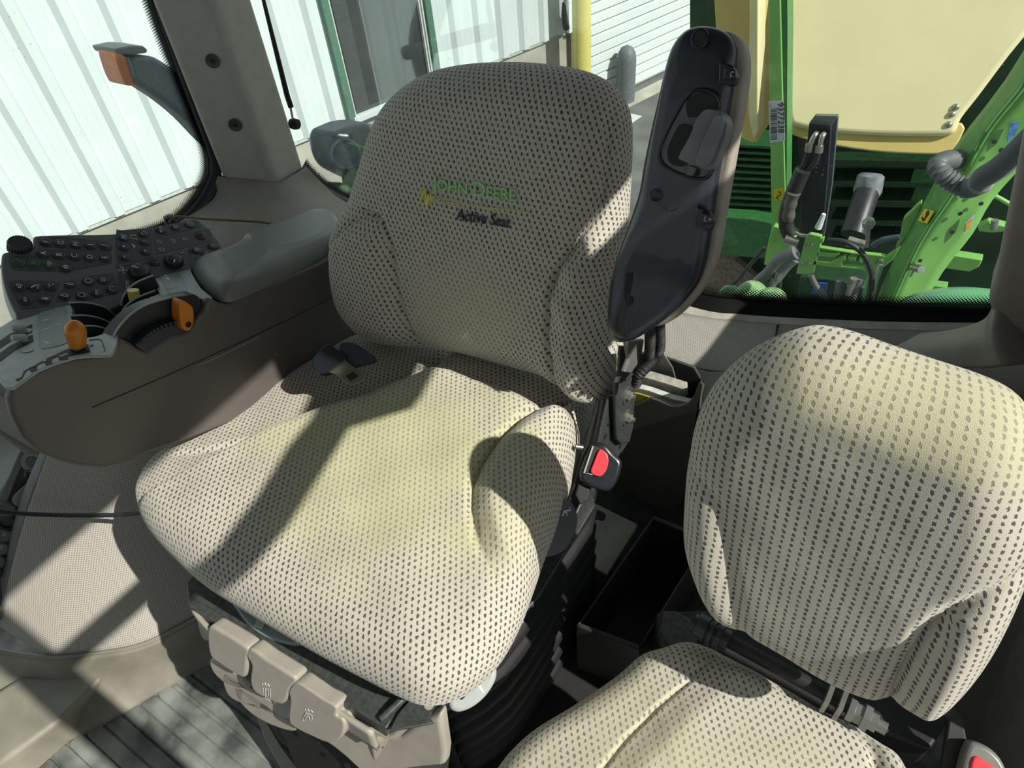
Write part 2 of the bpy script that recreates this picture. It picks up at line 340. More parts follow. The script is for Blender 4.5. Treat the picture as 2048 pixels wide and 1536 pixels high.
lgrey = mat('light_grey_handle', (.40, .44, .43), .42, var=.04)
dgrey = mat('dark_grey_handle', (.085, .09, .10), .42, var=.04)
matf = mat('floor_mat_rubber', (.10, .115, .11), .5, var=.45, nscale=14, c2=(.26, .28, .26))
floorb = mat('floor_trim', (.23, .22, .18), .5, var=.2, nscale=12)
perf = dotted('perforated_trim', (.42, .395, .355), pitch=.0042, r=.00095)
perf2 = dotted('perforated_trim_rear', (.33, .32, .285))
fab = fabric('seat_fabric', shear=.5, wear=(0.05, -.01, .22, .16), tint=.8)
fabb = fabric('backrest_fabric', shear=.45, wear=(0.02, .12, .10, .10), tint=.25)
fabp = fabric('passenger_fabric', pa=.0082, pb=.0068, shear=.06, wear=(.02, .41, .15, .05), tint=.6, size=1.0)
fabq = fabric('passenger_cushion_fabric', pa=.0082, pb=.0068, shear=.5, wear=(0, 0, .2, .2), tint=.5)

# ================================================================ DRIVER SEAT
seat = thing('driver_seat', 'large driver seat in dotted beige fabric with green lettering on its backrest', 'seat', (0, 0, .1))
BF = Frame((0, .205, .52), (1, 0, 0), (0, math.sin(math.radians(19)), math.cos(math.radians(19))))
bo = [(1000, 124), (1060, 125), (1130, 133), (1190, 150), (1232, 180), (1254, 225), (1259, 290), (1255, 400), (1247, 520), (1238, 620), (1228, 710), (1217, 778), (1200, 806), (1165, 800), (1118, 776),
      (1085, 758), (1000, 735), (920, 712), (840, 698), (780, 690), (742, 678), (716, 648), (699, 600), (688, 540), (686, 480), (697, 440), (716, 385), (735, 320), (752, 265), (775, 215), (815, 172), (870, 142), (935, 128)]
seamR = BF.locs([(1214, 175), (1207, 250), (1203, 340), (1195, 415), (1150, 490), (1118, 540), (1103, 590), (1101, 650), (1104, 720), (1110, 790)], .05)
seamL = BF.locs([(760, 430), (775, 440), (790, 480), (797, 540), (808, 600), (822, 650), (836, 700), (842, 730)], .05)
seamL0 = BF.locs([(690, 470), (720, 440), (752, 428), (768, 432)], .05)
seamR1 = BF.locs([(1206, 400), (1212, 500), (1205, 560), (1165, 690), (1160, 760)], .05)
def hb(P, d):
    H = np.full(len(P), .052); H += .010*smst(d/.12)
    dR, sR = pl_dist(P, seamR); dL, sL = pl_dist(P, seamL); wR = sR > 0
    low = smst((BF.loc(1200, 400, .05)[1]+.03-P[:, 1])/.10)     # wings swell only below the shoulders
    H += np.where(wR, .020*smst(dR/.035)*low, 0); H += np.where(sL < 0, .016*smst(dL/.04)*smst((BF.loc(760, 430, .05)[1]+.02-P[:, 1])/.06), 0)
    gl = np.where(P[:, 1] < BF.loc(775, 440, .05)[1]+.01, 1., 0.)
    H -= .0075*np.exp(-(dR/.0042)**2)+.0075*gl*np.exp(-(dL/.0042)**2)+.002*np.exp(-(dR/.0014)**2)
    d3, s3 = pl_dist(P, seamL0); H -= .004*np.exp(-(d3/.003)**2)*np.where((P[:, 0] < BF.loc(768, 432, .05)[0]), 1, 0)
    # soft wrinkles near the bottom of the right wing
    H += .0022*np.sin(P[:, 1]*120+P[:, 0]*60)*low*np.where(wR, 1, .25)
    return H
backrest = pillow('backrest', BF, [BF.loc(p, q, .022*min(1, max(0, (q-600)/80))) for p, q in bo], hb, .055, .055, fabb, seat, c=BF.loc(990, 430))
def on_back(a, b, e=0.0): return BF.w(a, b, float(hb(np.array([[a, b]]), np.array([.15]))[0])+.0012+e)
# embroidery
def back_text(name, txt, size, p0, p1, m, shear=0, caps=None, width=None):
    """lettering stitched on the backrest: baseline runs from pixel p0 to p1"""
    a = np.array(BF.loc(*p0, .06)); b = np.array(BF.loc(*p1, .06)); L = np.linalg.norm(b-a); xd = (b-a)/L; yd = np.array([-xd[1], xd[0]])
    mb = MB(); x = 0; items = []
    for t, s in (caps or [(txt, 1.0)]):
        v, f = text_mesh(t, size*s, shear, .0007, off=.0003 if not shear else .0001); v = np.array(v) if len(v) else np.zeros((0, 3)); items.append((x, v, f)); x += (v[:, 0].max() if len(v) else size*.3)+size*.05
    k = L/x
    for x0, v, f in items:
        if not len(v): continue
        W = [BF.w(*(a+xd*(x0+q[0])*k+yd*q[1]*(1.0)), float(hb(np.array([a+xd*(x0+q[0])*k+yd*q[1]]), np.array([.15]))[0])+.0019+q[2]) for q in v]
        mb.add(W, f)
    return mb.build(name, m, backrest, sm=False)
grn = mat('green_thread', (.36, .66, .27), .6, bump=.5, bscale=1800, var=.15, nscale=900); yth = mat('yellow_thread', (.68, .66, .14), .6, bump=.5, bscale=1800); gth = mat('dark_thread', (.03, .036, .06), .6, bump=.5, bscale=1800)
e = back_text('green_lettering', '', .0205, (870, 378), (1036, 402), grn, caps=[('J', 1.25), ('OHN', 1), ('', 1), ('D', 1.25), ('EERE', 1)])
e['label'] = 'green stitched lettering'
e = back_text('dark_lettering', 'Active Seat', .0215, (916, 438), (1025, 455), gth, shear=.2); e['label'] = 'dark blue stitched italic lettering'
zz = [(843, 403), (854, 375), (856, 418), (860, 388), (862, 402), (865, 387), (867, 400), (870, 392), (874, 397), (878, 400), (882, 397), (886, 401), (889, 403), (893, 401), (898, 404), (920, 407), (960, 412), (1010, 418), (1062, 425)]
pp = [on_back(*BF.loc(x, y, .06), .0004) for x, y in zz]
mbz = MB(); rr = [.0016]*2+[.0016]+[.0011]*6+[.0007]*10
for i in range(len(pp)-1): mbz.tube([pp[i], pp[i+1]], [rr[i], rr[i]], 6)
e = mbz.build('pulse_line', yth, backrest); e['label'] = 'yellow stitched zigzag line'

# ---- cushion
CF = Frame((0, 0, .505), (1, 0, 0), (0, 1, 0))
co = [(275, 965), (276, 1010), (300, 1062), (345, 1112), (400, 1162), (470, 1208), (560, 1262), (640, 1308), (720, 1350), (790, 1385), (840, 1402), (890, 1398), (945, 1372), (1000, 1318), (1040, 1248), (1068, 1175),
      (1095, 1098), (1125, 1020), (1150, 940), (1170, 862), (1190, 800), (1180, 740), (1100, 690), (960, 660), (820, 650), (720, 670), (640, 712), (560, 765), (480, 825), (390, 872), (310, 915)]
cR = CF.locs([(1085, 826), (1040, 860), (1000, 900), (965, 950), (947, 990), (945, 1035), (953, 1080), (968, 1118), (990, 1150), (1030, 1190), (1080, 1230)], .055)
cL = CF.locs([(870, 700), (830, 752), (740, 790), (640, 818), (560, 840), (480, 858), (400, 872), (330, 880)], .055)
cB = CF.locs([(700, 800), (828, 748), (900, 762), (980, 788), (1078, 826), (1130, 836), (1200, 860)], .055)
cS = CF.locs([(870, 1380), (930, 1330), (985, 1282), (1010, 1230), (1000, 1180), (985, 1150)], .04)
def hc(P, d):
    H = np.full(len(P), .048)+.016*smst(d/.16)
    dR, sR = pl_dist(P, cR); dL, sL = pl_dist(P, cL); dB, sB = pl_dist(P, cB)
    yR = smst((P[:, 1]-CF.loc(1010, 1170, .05)[1])/.05)
    H += np.where(sR > 0, .020*smst(dR/.03)*yR, 0); H += np.where(sL > 0, .022*smst(dL/.035)*smst((P[:, 1]+.14)/.2), 0)
    H -= .009*np.exp(-(dR/.005)**2)*yR+.010*np.exp(-(dL/.006)**2)*smst((P[:, 1]+.16)/.1)
    bk = np.where(sB > 0, smst(dB/.012), 0); H -= .030*bk; H -= .010*np.exp(-(dB/.005)**2)
    dS, sS = pl_dist(P, cS); H -= .003*np.exp(-(dS/.0022)**2)*np.where(P[:, 1] < CF.loc(985, 1150, .04)[1], 1, 0)
    H += .0016*np.sin(P[:, 0]*55+1)*np.sin(P[:, 1]*48+.5)
    return H
cushion = pillow('cushion', CF, CF.locs(co), hc, .05, .055, fab, seat, c=CF.loc(740, 1020), NT=460)
# a stitched seam thread along the front right corner
th = mat('seam_thread', (.16, .13, .09), .7)
def on_c(px, py, h=.055):
    a, b = CF.loc(px, py, h); return CF.w(a, b, float(hc(np.array([[a, b]]), np.array([.1]))[0]))

# ---- platform under the cushion
pf = Zs([(372, 1165), (378, 1212), (772, 1458), (884, 1416), (1080, 1190), (1190, 1010), (1130, 760), (760, 720)], .425)
pl = MB().prism(pf, (0, 0, -.006)).build('seat_platform', dsteel, seat, .002); pl['label'] = 'dark steel plate'
mb = MB(); a, b = np.array(pf[1]), np.array(pf[2]); a = a+[0, 0, .0012]; b = b+[0, 0, .0012]; mb.frustum([a, b, b+[0, .012, 0], a+[0, .012, 0]], [a+[0, -.004, -.018], b+[0, -.004, -.018], b+[0, .012, -.018], a+[0, .012, -.018]])
mb.tube([b+[-.01, .004, .004], Z(835, 1370, .44)], .005, 8); mb.prism(Zs([(778, 1462), (806, 1458), (868, 1446), (884, 1420), (876, 1400), (820, 1398), (795, 1428)], .431), (0, 0, -.004))
mb.build('platform_lip', dsteel, seat, .0015)
MB().lathe(Z(858, 1410, .4312), (0, 0, 1), [(0, 0), (.006, 0), (.006, .0006), (0, .0006)], 18).build('bolt_hole', beige, seat)
# frame tubes visible at the right of the cushion
# ---- beige skirt and housing below
sk = [(390, 1215), (420, 1250), (470, 1285), (560, 1340), (660, 1405), (748, 1460)]
sk0 = Zs(sk, .420); sk1 = [np.array(p)+[0, -.004, -.045] for p in sk0]
loft('skirt', [sk0, sk1], beige, seat, 5, 4, .006)
sO = Z(700, 1440, .37)+np.array([0, .0, 0]); sN = _n([.12, -.90, .30])
prism('suspension_cover', smooth([onp(p, q, sO, sN) for p, q in [(540, 1400), (620, 1400), (745, 1455), (800, 1475), (880, 1430), (880, 1600), (800, 1700), (760, 1640), (735, 1565), (690, 1515), (640, 1478), (575, 1440)]], 2), sN*-.02, beige, seat, .006, seg=4)
for p, q in ((635, 1487), (695, 1532), (760, 1490)): MB().lathe(onp(p, q, sO, sN, .0004), sN, [(.0055, 0), (.0055, .0004), (0, .0004)], 14).build('cover_hole', blkm, seat)
MB().prism([onp(p, q, sO-sN*.03, sN) for p, q in [(500, 1400), (745, 1455), (835, 1430), (870, 1700), (700, 1800), (565, 1469), (530, 1415)]], sN*-.05).build('dark_void_block', blkm, seat)  # black block added to paint the dark void behind the cover
prism('base_plate', smooth(Zs([(505, 1400), (520, 1420), (560, 1490), (610, 1560), (580, 1560), (530, 1480)], .06), 2), (0, 0, -.03), beige, seat, .004)
def corner():
    p = [(742, 1485), (772, 1478), (806, 1452), (850, 1428), (838, 1480), (800, 1528), (776, 1548), (748, 1530)]
    return prism('corner_cap', smooth([onp(a, b, Z(800, 1450, .40), (.45, -.85, .15)) for a, b in p], 3), (-.01, .03, 0), beige, seat, .008)
corner()
for q in [(805, 1520), (905, 1536)]:
    pass
# black rubber bellows and dark structure on the right side under the seat
mb = MB(); bw = mat('bellows_rubber', (.012, .012, .014), .6, var=.1)
base = [(.19, -.19), (.235, -.1), (.245, .05), (.24, .2), (.1, .26), (-.1, .26), (-.2, .2), (-.21, 0), (-.2, -.15), (-.08, -.19), (.08, -.205)]
rows = []
for k in range(17):
    z = .395-k*.0235; s = 1.0+(.055 if k % 2 else -.02)
    rows.append([np.array([x*s*.93, y*s*.93, z]) for x, y in base+[base[0]]])
loft('bellows', rows, bw, seat, 3, 3, .003)
# ---- three lever tabs and the ones behind
def tab(px, m, h=.40, dep=.022, sub=None, name='lever_tab'):
    pts = [onp(a, b, o_t, n_t) for a, b in px]
    return prism(name, smooth(pts, 3), n_t*-dep, m, seat, .006, seg=4)
o_t = Z(590, 1400, .375)+np.array([0, -.015, 0]); n_t = _n([0, -.93, .37])
t1 = tab([(418, 1252), (440, 1262), (470, 1280), (497, 1300), (494, 1318), (490, 1352), (478, 1354), (440, 1330), (420, 1312), (414, 1280)], beige)
t2 = tab([(500, 1297), (530, 1318), (565, 1340), (592, 1360), (580, 1378), (573, 1398), (562, 1410), (535, 1400), (508, 1384), (499, 1360), (502, 1330), (492, 1312)], beige)
t3 = tab([(592, 1365), (615, 1378), (645, 1398), (672, 1415), (671, 1432), (685, 1440), (688, 1460), (678, 1480), (655, 1486), (625, 1474), (590, 1456), (577, 1440), (580, 1400), (577, 1382)], beige)
for px in ([(393, 1238), (420, 1258), (424, 1282), (410, 1284), (398, 1268)], [(420, 1318), (470, 1345), (497, 1372), (492, 1382), (455, 1372), (425, 1345)], [(448, 1345), (505, 1382), (560, 1412), (582, 1428), (578, 1440), (520, 1420), (470, 1402), (450, 1380)], [(470, 1370), (530, 1408), (590, 1455), (575, 1462), (520, 1440), (480, 1406)]):
    prism('lever_tab', smooth([onp(a, b, o_t+np.array([0, .018, -.01]), n_t) for a, b in px], 3), n_t*-.02, beige, seat, .006)
def icon(mb, segs, o, n, r=.0009, h=.001, mi=None):
    for s in segs: mb.tube([onp(a, b, o, n, h) for a, b in s], r, 5, mi)
mb = MB(); icon(mb, [[(524, 1366), (527, 1370), (530, 1366), (533, 1371), (536, 1368), (539, 1373)], [(526, 1376), (526, 1390), (531, 1384), (531, 1377), (536, 1378), (537, 1392), (532, 1394), (531, 1388)], [(540, 1377), (541, 1394), (536, 1396)]], o_t, n_t, .0004, .0008); mb.build('spring_symbol', wht, t2)
mb = MB(); icon(mb, [[(610, 1418), (613, 1422), (616, 1418), (619, 1423), (622, 1420), (626, 1425)], [(605, 1440), (612, 1425), (624, 1431), (624, 1440), (620, 1441), (618, 1434), (613, 1432), (609, 1442), (605, 1440)]], o_t, n_t, .0004, .0008); mb.build('seat_symbol', wht, t3)
# grey paddle on the plate
pd = MB().prism(smooth(Zs([(470, 1200), (475, 1222), (500, 1252), (545, 1278), (600, 1288), (640, 1260), (560, 1200)], .432), 4), (0, 0, -.008)).build('cushion_handle', mat('blue_grey_handle', (.22, .27, .28), .4), seat, .003)
mb = MB()
for k in (0, 1): mb.box(Z(518+k*7, 1243+k*3, .436), .006, .014, .004, ax=((.9, .3, 0), (-.3, .9, 0), (0, 0, 1)))
mb.build('slide_catch', lgrey, pd)
# light grey tilt handle at the front right, with slot
hn = _n([.35, -.45, .8]); ho = Z(950, 1375, .41)
ring = smooth([onp(a, b, ho, hn) for a, b in [(985, 1325), (993, 1345), (988, 1368), (970, 1395), (945, 1416), (918, 1426), (900, 1420), (896, 1404), (902, 1390), (925, 1360), (960, 1330)]], 4)
hole = smooth([onp(a, b, ho, hn) for a, b in [(938, 1370), (938, 1378), (932, 1390), (926, 1398), (920, 1399), (919, 1394), (924, 1386), (928, 1374), (933, 1364)]], 3)
th_ = prism('tilt_handle', ring, hn*-.016, lgrey, seat, .006, seg=4); th_['label'] = 'light grey handle'
MB().prism([p+hn*.0004 for p in hole], hn*-.014).build('slot', blkm, th_)
MB().prism([onp(a, b, ho, hn, .0006) for a, b in [(960, 1356), (967, 1358), (959, 1367), (968, 1384), (965, 1386), (951, 1367)]], hn*-.001).build('arrow_mark', mat('pale_print', (.6, .66, .68), .5), th_)
# dark grey recline handle near the buckle
hn2 = _n([.55, -.35, .75]); ho2 = Z(1125, 1050, .50)
rh = prism('recline_handle', smooth([onp(a, b, ho2, hn2) for a, b in [(1118, 1000), (1140, 1002), (1153, 1022), (1155, 1045), (1148, 1072), (1130, 1100), (1105, 1112), (1086, 1112), (1086, 1096), (1100, 1080), (1104, 1040)]], 4), hn2*-.018, dgrey, seat, .006, seg=4)
rh['label'] = 'dark grey handle'
mb = MB(); icon(mb, [[(1141, 1020), (1128, 1022), (1126, 1031)], [(1128, 1022), (1134, 1027)], [(1128, 1022), (1125, 1032)]], ho2, hn2, .0011, .001); icon(mb, [[(1139, 1015), (1140, 1016)], [(1134, 1030), (1135, 1031)]], ho2, hn2, .0012, .001); mb.build('arrow_mark', mat('pale_print', (.6, .66, .68), .5), rh)
# ---- side bracket carrying belt anchor and armrest
brX = .272
def brk(name, px, x, th, m, bev=.002): return prism(name, Xs(px, x), (th, 0, 0), m, seat, bev)
b1 = brk('armrest_bracket', [(1224, 765), (1236, 748), (1252, 745), (1262, 760), (1262, 800), (1260, 850), (1252, 882), (1236, 886), (1226, 875), (1224, 820)], .262, .006, dsteel)
b2 = brk('back_bracket', [(1235, 690), (1268, 690), (1268, 700), (1262, 745), (1250, 760), (1224, 765), (1232, 740)], .272, .005, dsteel)
b3 = brk('side_rail', [(1212, 788), (1224, 790), (1232, 860), (1254, 880), (1240, 900), (1190, 960), (1175, 1010), (1150, 1060), (1130, 1060), (1160, 1000), (1180, 930), (1196, 860)], .252, .005, dsteel)
for c in ((1253, 790), (1253, 835)):
    p = X(*c, .268); mb = MB(); mb.lathe(p, (1, 0, 0), [(0, 0), (.013, 0), (.013, .002), (0, .002)], 24); mb.lathe(p, (1, 0, 0), [(.0068, .002), (.0068, .008), (.006, .009), (0, .009)], 6); mb.lathe(p, (1, 0, 0), [(.0035, .009), (.0035, .013), (0, .013)], 12)
    mb.build('hex_bolt', steel, b1)
for q in ((1217, 848), (1211, 872), (1240, 893)): MB().lathe(X(*q, .2575), (1, 0, 0), [(0, 0), (.004, 0), (.004, .0006), (0, .0006)], 14).build('rail_hole', blkm, b3)
# struts, screws and the dark steelwork between cushion and rail
mb = MB(); mb.tube([X(1196, 800, .245), X(1170, 900, .245), X(1140, 1000, .245)], .003, 8); mb.tube([X(1203, 800, .25), X(1185, 890, .25), X(1160, 980, .25)], .003, 8); mb.build('control_cable', blkm, seat)
for q in ((1163, 895, .235), (1064, 1210, .235), (1043, 1244, .23)): MB().tube([X(q[0]-12, q[1]-2, q[2]), X(q[0]+2, q[1], q[2]+.008)], .0035, 10).build('screw', steel, seat)
brk('seat_side_plate', [(1075, 1150), (1083, 1160), (1082, 1180), (1060, 1215), (1045, 1225), (1055, 1190)], .235, .003, dsteel)
# ---- seat belt buckle (red button)
bkN = _n([.35, -.55, .75]); bkO = X(1205, 930, .275)
bk = thing('seat_belt_buckle', 'black buckle with red release button beside the driver seat', 'buckle', bkO)
body = prism('buckle_housing', smooth([onp(a, b, bkO, bkN) for a, b in [(1190, 884), (1212, 888), (1228, 905), (1244, 922), (1242, 945), (1230, 972), (1215, 983), (1185, 976), (1165, 965), (1159, 948), (1168, 920), (1178, 892)]], 4), bkN*-.022, blk, bk, .006, seg=4)
MB().prism([onp(a, b, bkO, bkN, .0006) for a, b in [(1188, 893), (1202, 896), (1186, 948), (1169, 944)]], bkN*-.002).build('buckle_slot', blkm, body)
mb = MB(); q = [onp(a, b, bkO, bkN, .002) for a, b in [(1186, 892), (1168, 946), (1186, 949)]]; mb.tube(q, .0012, 6); mb.build('slot_rim', lgrey, body)
prism('release_button', smooth([onp(a, b, bkO, bkN, .005) for a, b in [(1199, 899), (1210, 903), (1216, 912), (1217, 925), (1212, 942), (1200, 953), (1182, 945), (1188, 925)]], 3), bkN*-.008, redb, bk, .0025)
prism('buckle_strap', [onp(a, b, bkO, bkN, -.012) for a, b in [(1158, 965), (1180, 975), (1178, 1000), (1160, 1010), (1150, 990)]], bkN*-.006, rub, bk, .002)

# ---- folded-up armrest on the right
AN = _n([-.10, -.927, .36]); AO = np.array([.30, .13, .76])
def ap(ps, h=0): return [onp(a, b, AO, AN, h) for a, b in ps]
arm_px = [(1400, 53), (1432, 56), (1456, 68), (1470, 88), (1474, 115), (1468, 170), (1458, 235), (1446, 310), (1434, 390), (1424, 460), (1414, 520), (1398, 565), (1370, 602), (1335, 635), (1300, 660), (1270, 678), (1240, 684), (1224, 672), (1218, 645), (1220, 590), (1226, 555), (1240, 500), (1262, 440), (1280, 385), (1290, 330), (1304, 265), (1322, 190), (1336, 130), (1350, 88), (1372, 62)]
AF = Frame(AO-AN*.018, (1, 0, 0), np.cross(AN, (1, 0, 0)))
AF.n = AN; AF.x = _n(np.array([1., 0, 0])-AN*AN[0]); AF.u = np.cross(AN, AF.x)
def harm(P, d): return .0125+.0025*smst(d/.05)
arm = pillow('armrest_shell', AF, AF.locs(arm_px), lambda P, d: np.full(len(P), .0125)+.0020*smst(d/.05), .020, .006, mat('armrest_black', (.022, .028, .038), .3, bump=.08, bscale=2500, coat=.3), seat, NT=320, NR=60, c=AF.loc(1350, 420)); arm['label'] = 'glossy black armrest shell folded upright'
def arm_ridge():
    # the shell bulges along its length: a second, smaller raised skin
    pass
padx = [(1440, 62), (1470, 70), (1488, 95), (1493, 140), (1484, 215), (1470, 290), (1458, 360), (1444, 440), (1432, 510), (1410, 565), (1382, 605), (1345, 640), (1310, 655), (1290, 640), (1330, 560), (1380, 400), (1400, 200), (1410, 90)]
apd = prism('armrest_pad', smooth(ap(padx, -.020), 3), AN*-.018, beigepad, seat, .008, seg=5); apd['label'] = 'beige padded vinyl armrest'
# details on the shell: raised spine, recess with grip, rocker switches, slot
EA = .0; 
rec = [(1372, 196), (1388, 182), (1410, 180), (1432, 190), (1440, 210), (1438, 250), (1430, 300), (1424, 340), (1412, 356), (1385, 356), (1345, 342), (1324, 325), (1320, 300), (1335, 262), (1356, 222)]
R1 = ap(rec, -.002)
rimm = mat('recess_plastic', (.12, .13, .13), .4, bump=.2, bscale=1500)
mb = MB(); rs = smooth(R1, 4); mb.tube(rs+[rs[0]], .0020, 8, cap=False); mb.build('recess_rim', blk, arm)
MB().prism(rs, AN*-.001).build('recess', rimm, arm)
for px in ([(1374, 200), (1392, 187), (1412, 185), (1430, 195), (1434, 216), (1420, 232), (1390, 234), (1375, 232)], [(1358, 250), (1380, 250), (1386, 262), (1370, 300), (1374, 330), (1345, 330), (1334, 310), (1340, 285)], [(1394, 338), (1400, 342), (1398, 351), (1384, 351)]):
    MB().prism(smooth(ap(px, -.0014), 3), AN*-.001).build('recess_hole', blkm, arm)
gk = prism('grip_knob', smooth(ap([(1400, 228), (1412, 219), (1430, 221), (1446, 232), (1454, 250), (1450, 275), (1438, 305), (1424, 336), (1410, 338), (1366, 322), (1358, 312), (1378, 275), (1390, 245)], .016), 4), AN*-.016, mat('grip_plastic', (.17, .18, .185), .4, bump=.3, bscale=1500), arm, .005, seg=4)
prism('grip_ridge', smooth(ap([(1440, 230), (1447, 240), (1444, 262), (1424, 318), (1410, 332), (1392, 328), (1392, 318), (1416, 258), (1430, 232)], .0205), 3), AN*-.006, mat('grip_plastic', (.17, .18, .185), .4), gk, .0022)
MB().prism(ap([(1378, 332), (1392, 336), (1384, 352), (1372, 350)], .004), AN*-.006).build('grip_stem', rimm, arm)
def rocker(c, s, glyph):
    cx, cy = c; q = [(-16, -26), (10, -16), (20, 5), (16, 22), (4, 24), (-18, 16)]
    rb = prism('rocker_frame', ap([(cx+a*s, cy+b*s) for a, b in q], .003), AN*-.006, blk, arm, .0015)
    q2 = [(-7, -15), (14, -9), (16, 10), (-9, 12)]
    rk = prism('rocker_switch', ap([(cx+a*s, cy+b*s) for a, b in q2], .009), AN*-.007, blk, arm, .0015)
    mb = MB()
    for g in glyph: mb.tube([onp(cx+a*s, cy+b*s, AO, AN, .0095) for a, b in g], .0003, 5)
    mb.build('switch_mark', wht, rk)
rocker((1455, 148), 1.05, [[(8, -4), (5, 4), (11, 5)], [(5, 6), (5, 7)], [(9, -5), (13, -3)]])
rocker((1408, 438), 1.0, [[(3, -6), (0, 4), (5, 5)], [(9, 0), (14, 1)], [(12, -2), (11, 3)]])
mb = MB(); mb.lathe(onp(1400, 77, AO, AN, -.003), AN, [(.0085, 0), (.0085, .0012), (.0070, .0016), (.0070, .0002), (0, .0002)], 24); mb.build('screw_well', blk, arm)
mb = MB(); mb.lathe(onp(1400, 77, AO, AN, -.003), AN, [(0, .0003), (.0066, .0003), (.0066, .0008), (0, .0008)], 24); mb.build('screw_hole', blkm, arm)
mb = MB(); mb.lathe(onp(1313, 390, AO, AN, -.004), AN, [(.007, 0), (.007, .0012), (.006, .0012), (.0055, .0006), (.004, .0010), (0, .0010)], 24); mb.build('screw_cap', blk, arm)
MB().prism(ap([(1250, 543), (1268, 545), (1265, 570), (1261, 592), (1268, 594), (1266, 614), (1256, 614), (1251, 640), (1256, 676), (1240, 672), (1236, 640), (1244, 600)], -.0035), AN*-.001).build('hinge_slot', blkm, arm)
# wiring conduits from the armrest
def conduit(name, ps, r, m, parent, pitch=.0042, n=14):
    c = smooth(ps, 10, False); L = [0]
    for i in range(1, len(c)): L.append(L[-1]+np.linalg.norm(c[i]-c[i-1]))
    N = max(4, int(L[-1]/(pitch/4))); t = np.linspace(0, L[-1], N); A = np.array(c)
    pts = [np.array([np.interp(q, L, A[:, k]) for k in range(3)]) for q in t]
    return MB().tube(pts, [r*(1+.13*math.cos(2*math.pi*q/pitch)) for q in t], n).build(name, m, parent)
conduit('wiring_conduit', [X(1300, 650, .305), X(1300, 690, .305), X(1296, 720, .302), X(1280, 745, .298), X(1272, 770, .295)], .0062, rub, seat)
conduit('wiring_conduit', [X(1318, 640, .312), X(1320, 690, .312), X(1312, 715, .310), X(1290, 738, .305), X(1275, 755, .30)], .0062, rub, seat)
brk('armrest_arm', [(1244, 680), (1280, 676), (1276, 700), (1262, 745), (1240, 742), (1250, 715)], .285, .006, mat('bracket_grey', (.14, .14, .13), .45))

# ================================================================ PASSENGER SEAT
pas = thing('passenger_seat', 'small fold-down passenger seat in dotted beige fabric with sunlit speckled backrest', 'seat', (.55, -.1, .35))
t25 = math.radians(5); PF = Frame((.58, .0, .50), (1, -.02, 0), (0, math.sin(t25), math.cos(t25)))
po = [(1600, 667), (1650, 668), (1700, 680), (1780, 708), (1870, 738), (1960, 768), (2030, 802), (2068, 850), (2085, 930), (2085, 1030), (2070, 1130), (2045, 1230), (2000, 1320), (1950, 1385), (1895, 1430), (1850, 1430), (1790, 1420),
      (1720, 1402), (1640, 1366), (1560, 1318), (1490, 1278), (1432, 1240), (1396, 1195), (1383, 1120), (1378, 1040), (1380, 960), (1388, 880), (1402, 820), (1428, 770), (1468, 728), (1525, 692)]
pR = PF.locs([(2090, 1170), (2030, 1182), (1960, 1192), (1900, 1212), (1850, 1250), (1815, 1300), (1790, 1350), (1775, 1400), (1768, 1440)], .045)
pL = PF.locs([(1395, 960), (1425, 975), (1448, 1010), (1460, 1070), (1470, 1140), (1480, 1210), (1490, 1290)], .045)
pT = PF.locs([(1420, 800), (1470, 740), (1530, 705), (1610, 685), (1700, 700), (1800, 735), (1990, 800)], .04)
def hp_(P, d):
    H = np.full(len(P), .052)+.004*smst(d/.10)
    dR, sR = pl_dist(P, pR); dL, sL = pl_dist(P, pL)
    H += np.where(sR > 0, .020*smst(dR/.04)-.004, 0); H -= .008*np.exp(-(dR/.007)**2)
    H += np.where(sL < 0, .010*smst(dL/.03), 0); H -= .003*np.exp(-(dL/.006)**2)
    dT, _ = pl_dist(P, pT); H -= .0025*np.exp(-(dT/.0018)**2)
    H += .0003*np.sin(P[:, 0]*70)*np.sin(P[:, 1]*60); return H
pb_ = pillow('backrest', PF, [PF.loc(p, q, .034*min(1, max(0, (q-1050)/150))) for p, q in po], hp_, .05, .045, fabp, pas, c=PF.loc(1720, 1050), NT=420)
QF = Frame((.5, -.25, .395), (1, .04, 0), (0, 1, 0))
qo = QF.locs([(980, 1560), (1020, 1510), (1070, 1465), (1150, 1415), (1230, 1360), (1280, 1318)])+QF.locs([(1325, 1284), (1375, 1272), (1430, 1288), (1490, 1322), (1560, 1362), (1640, 1408), (1710, 1446), (1770, 1490), (1815, 1536)], .028)
q_last = np.array(qo[-1]); q_first = np.array(qo[0])
qo = qo+[tuple(q_last+[.03, -.06]), tuple(q_last+[.02, -.2]), tuple(q_last+[-.05, -.29]), tuple(q_last+[-.2, -.31]), tuple(q_first+[.03, -.13]), tuple(q_first+[-.02, -.05])]
qS = QF.locs([(1440, 1300), (1380, 1360), (1310, 1420), (1250, 1480), (1190, 1560)], .05); qR = QF.locs([(1680, 1430), (1730, 1470), (1745, 1510), (1750, 1580)], .05)
def hq(P, d):
    H = np.full(len(P), .045)+.014*smst(d/.14); dS, sS = pl_dist(P, qS); H -= .004*np.exp(-(dS/.003)**2); H += np.where(sS < 0, 0, .010*smst(dS/.04)); dR, sR = pl_dist(P, qR)
    H += np.where(sR > 0, .014*smst(dR/.03), 0)-.006*np.exp(-(dR/.006)**2); return H
pillow('cushion', QF, qo, hq, .04, .045, fabq, pas, c=tuple((q_last+q_first)/2+np.array([0, -.04])), NT=360)
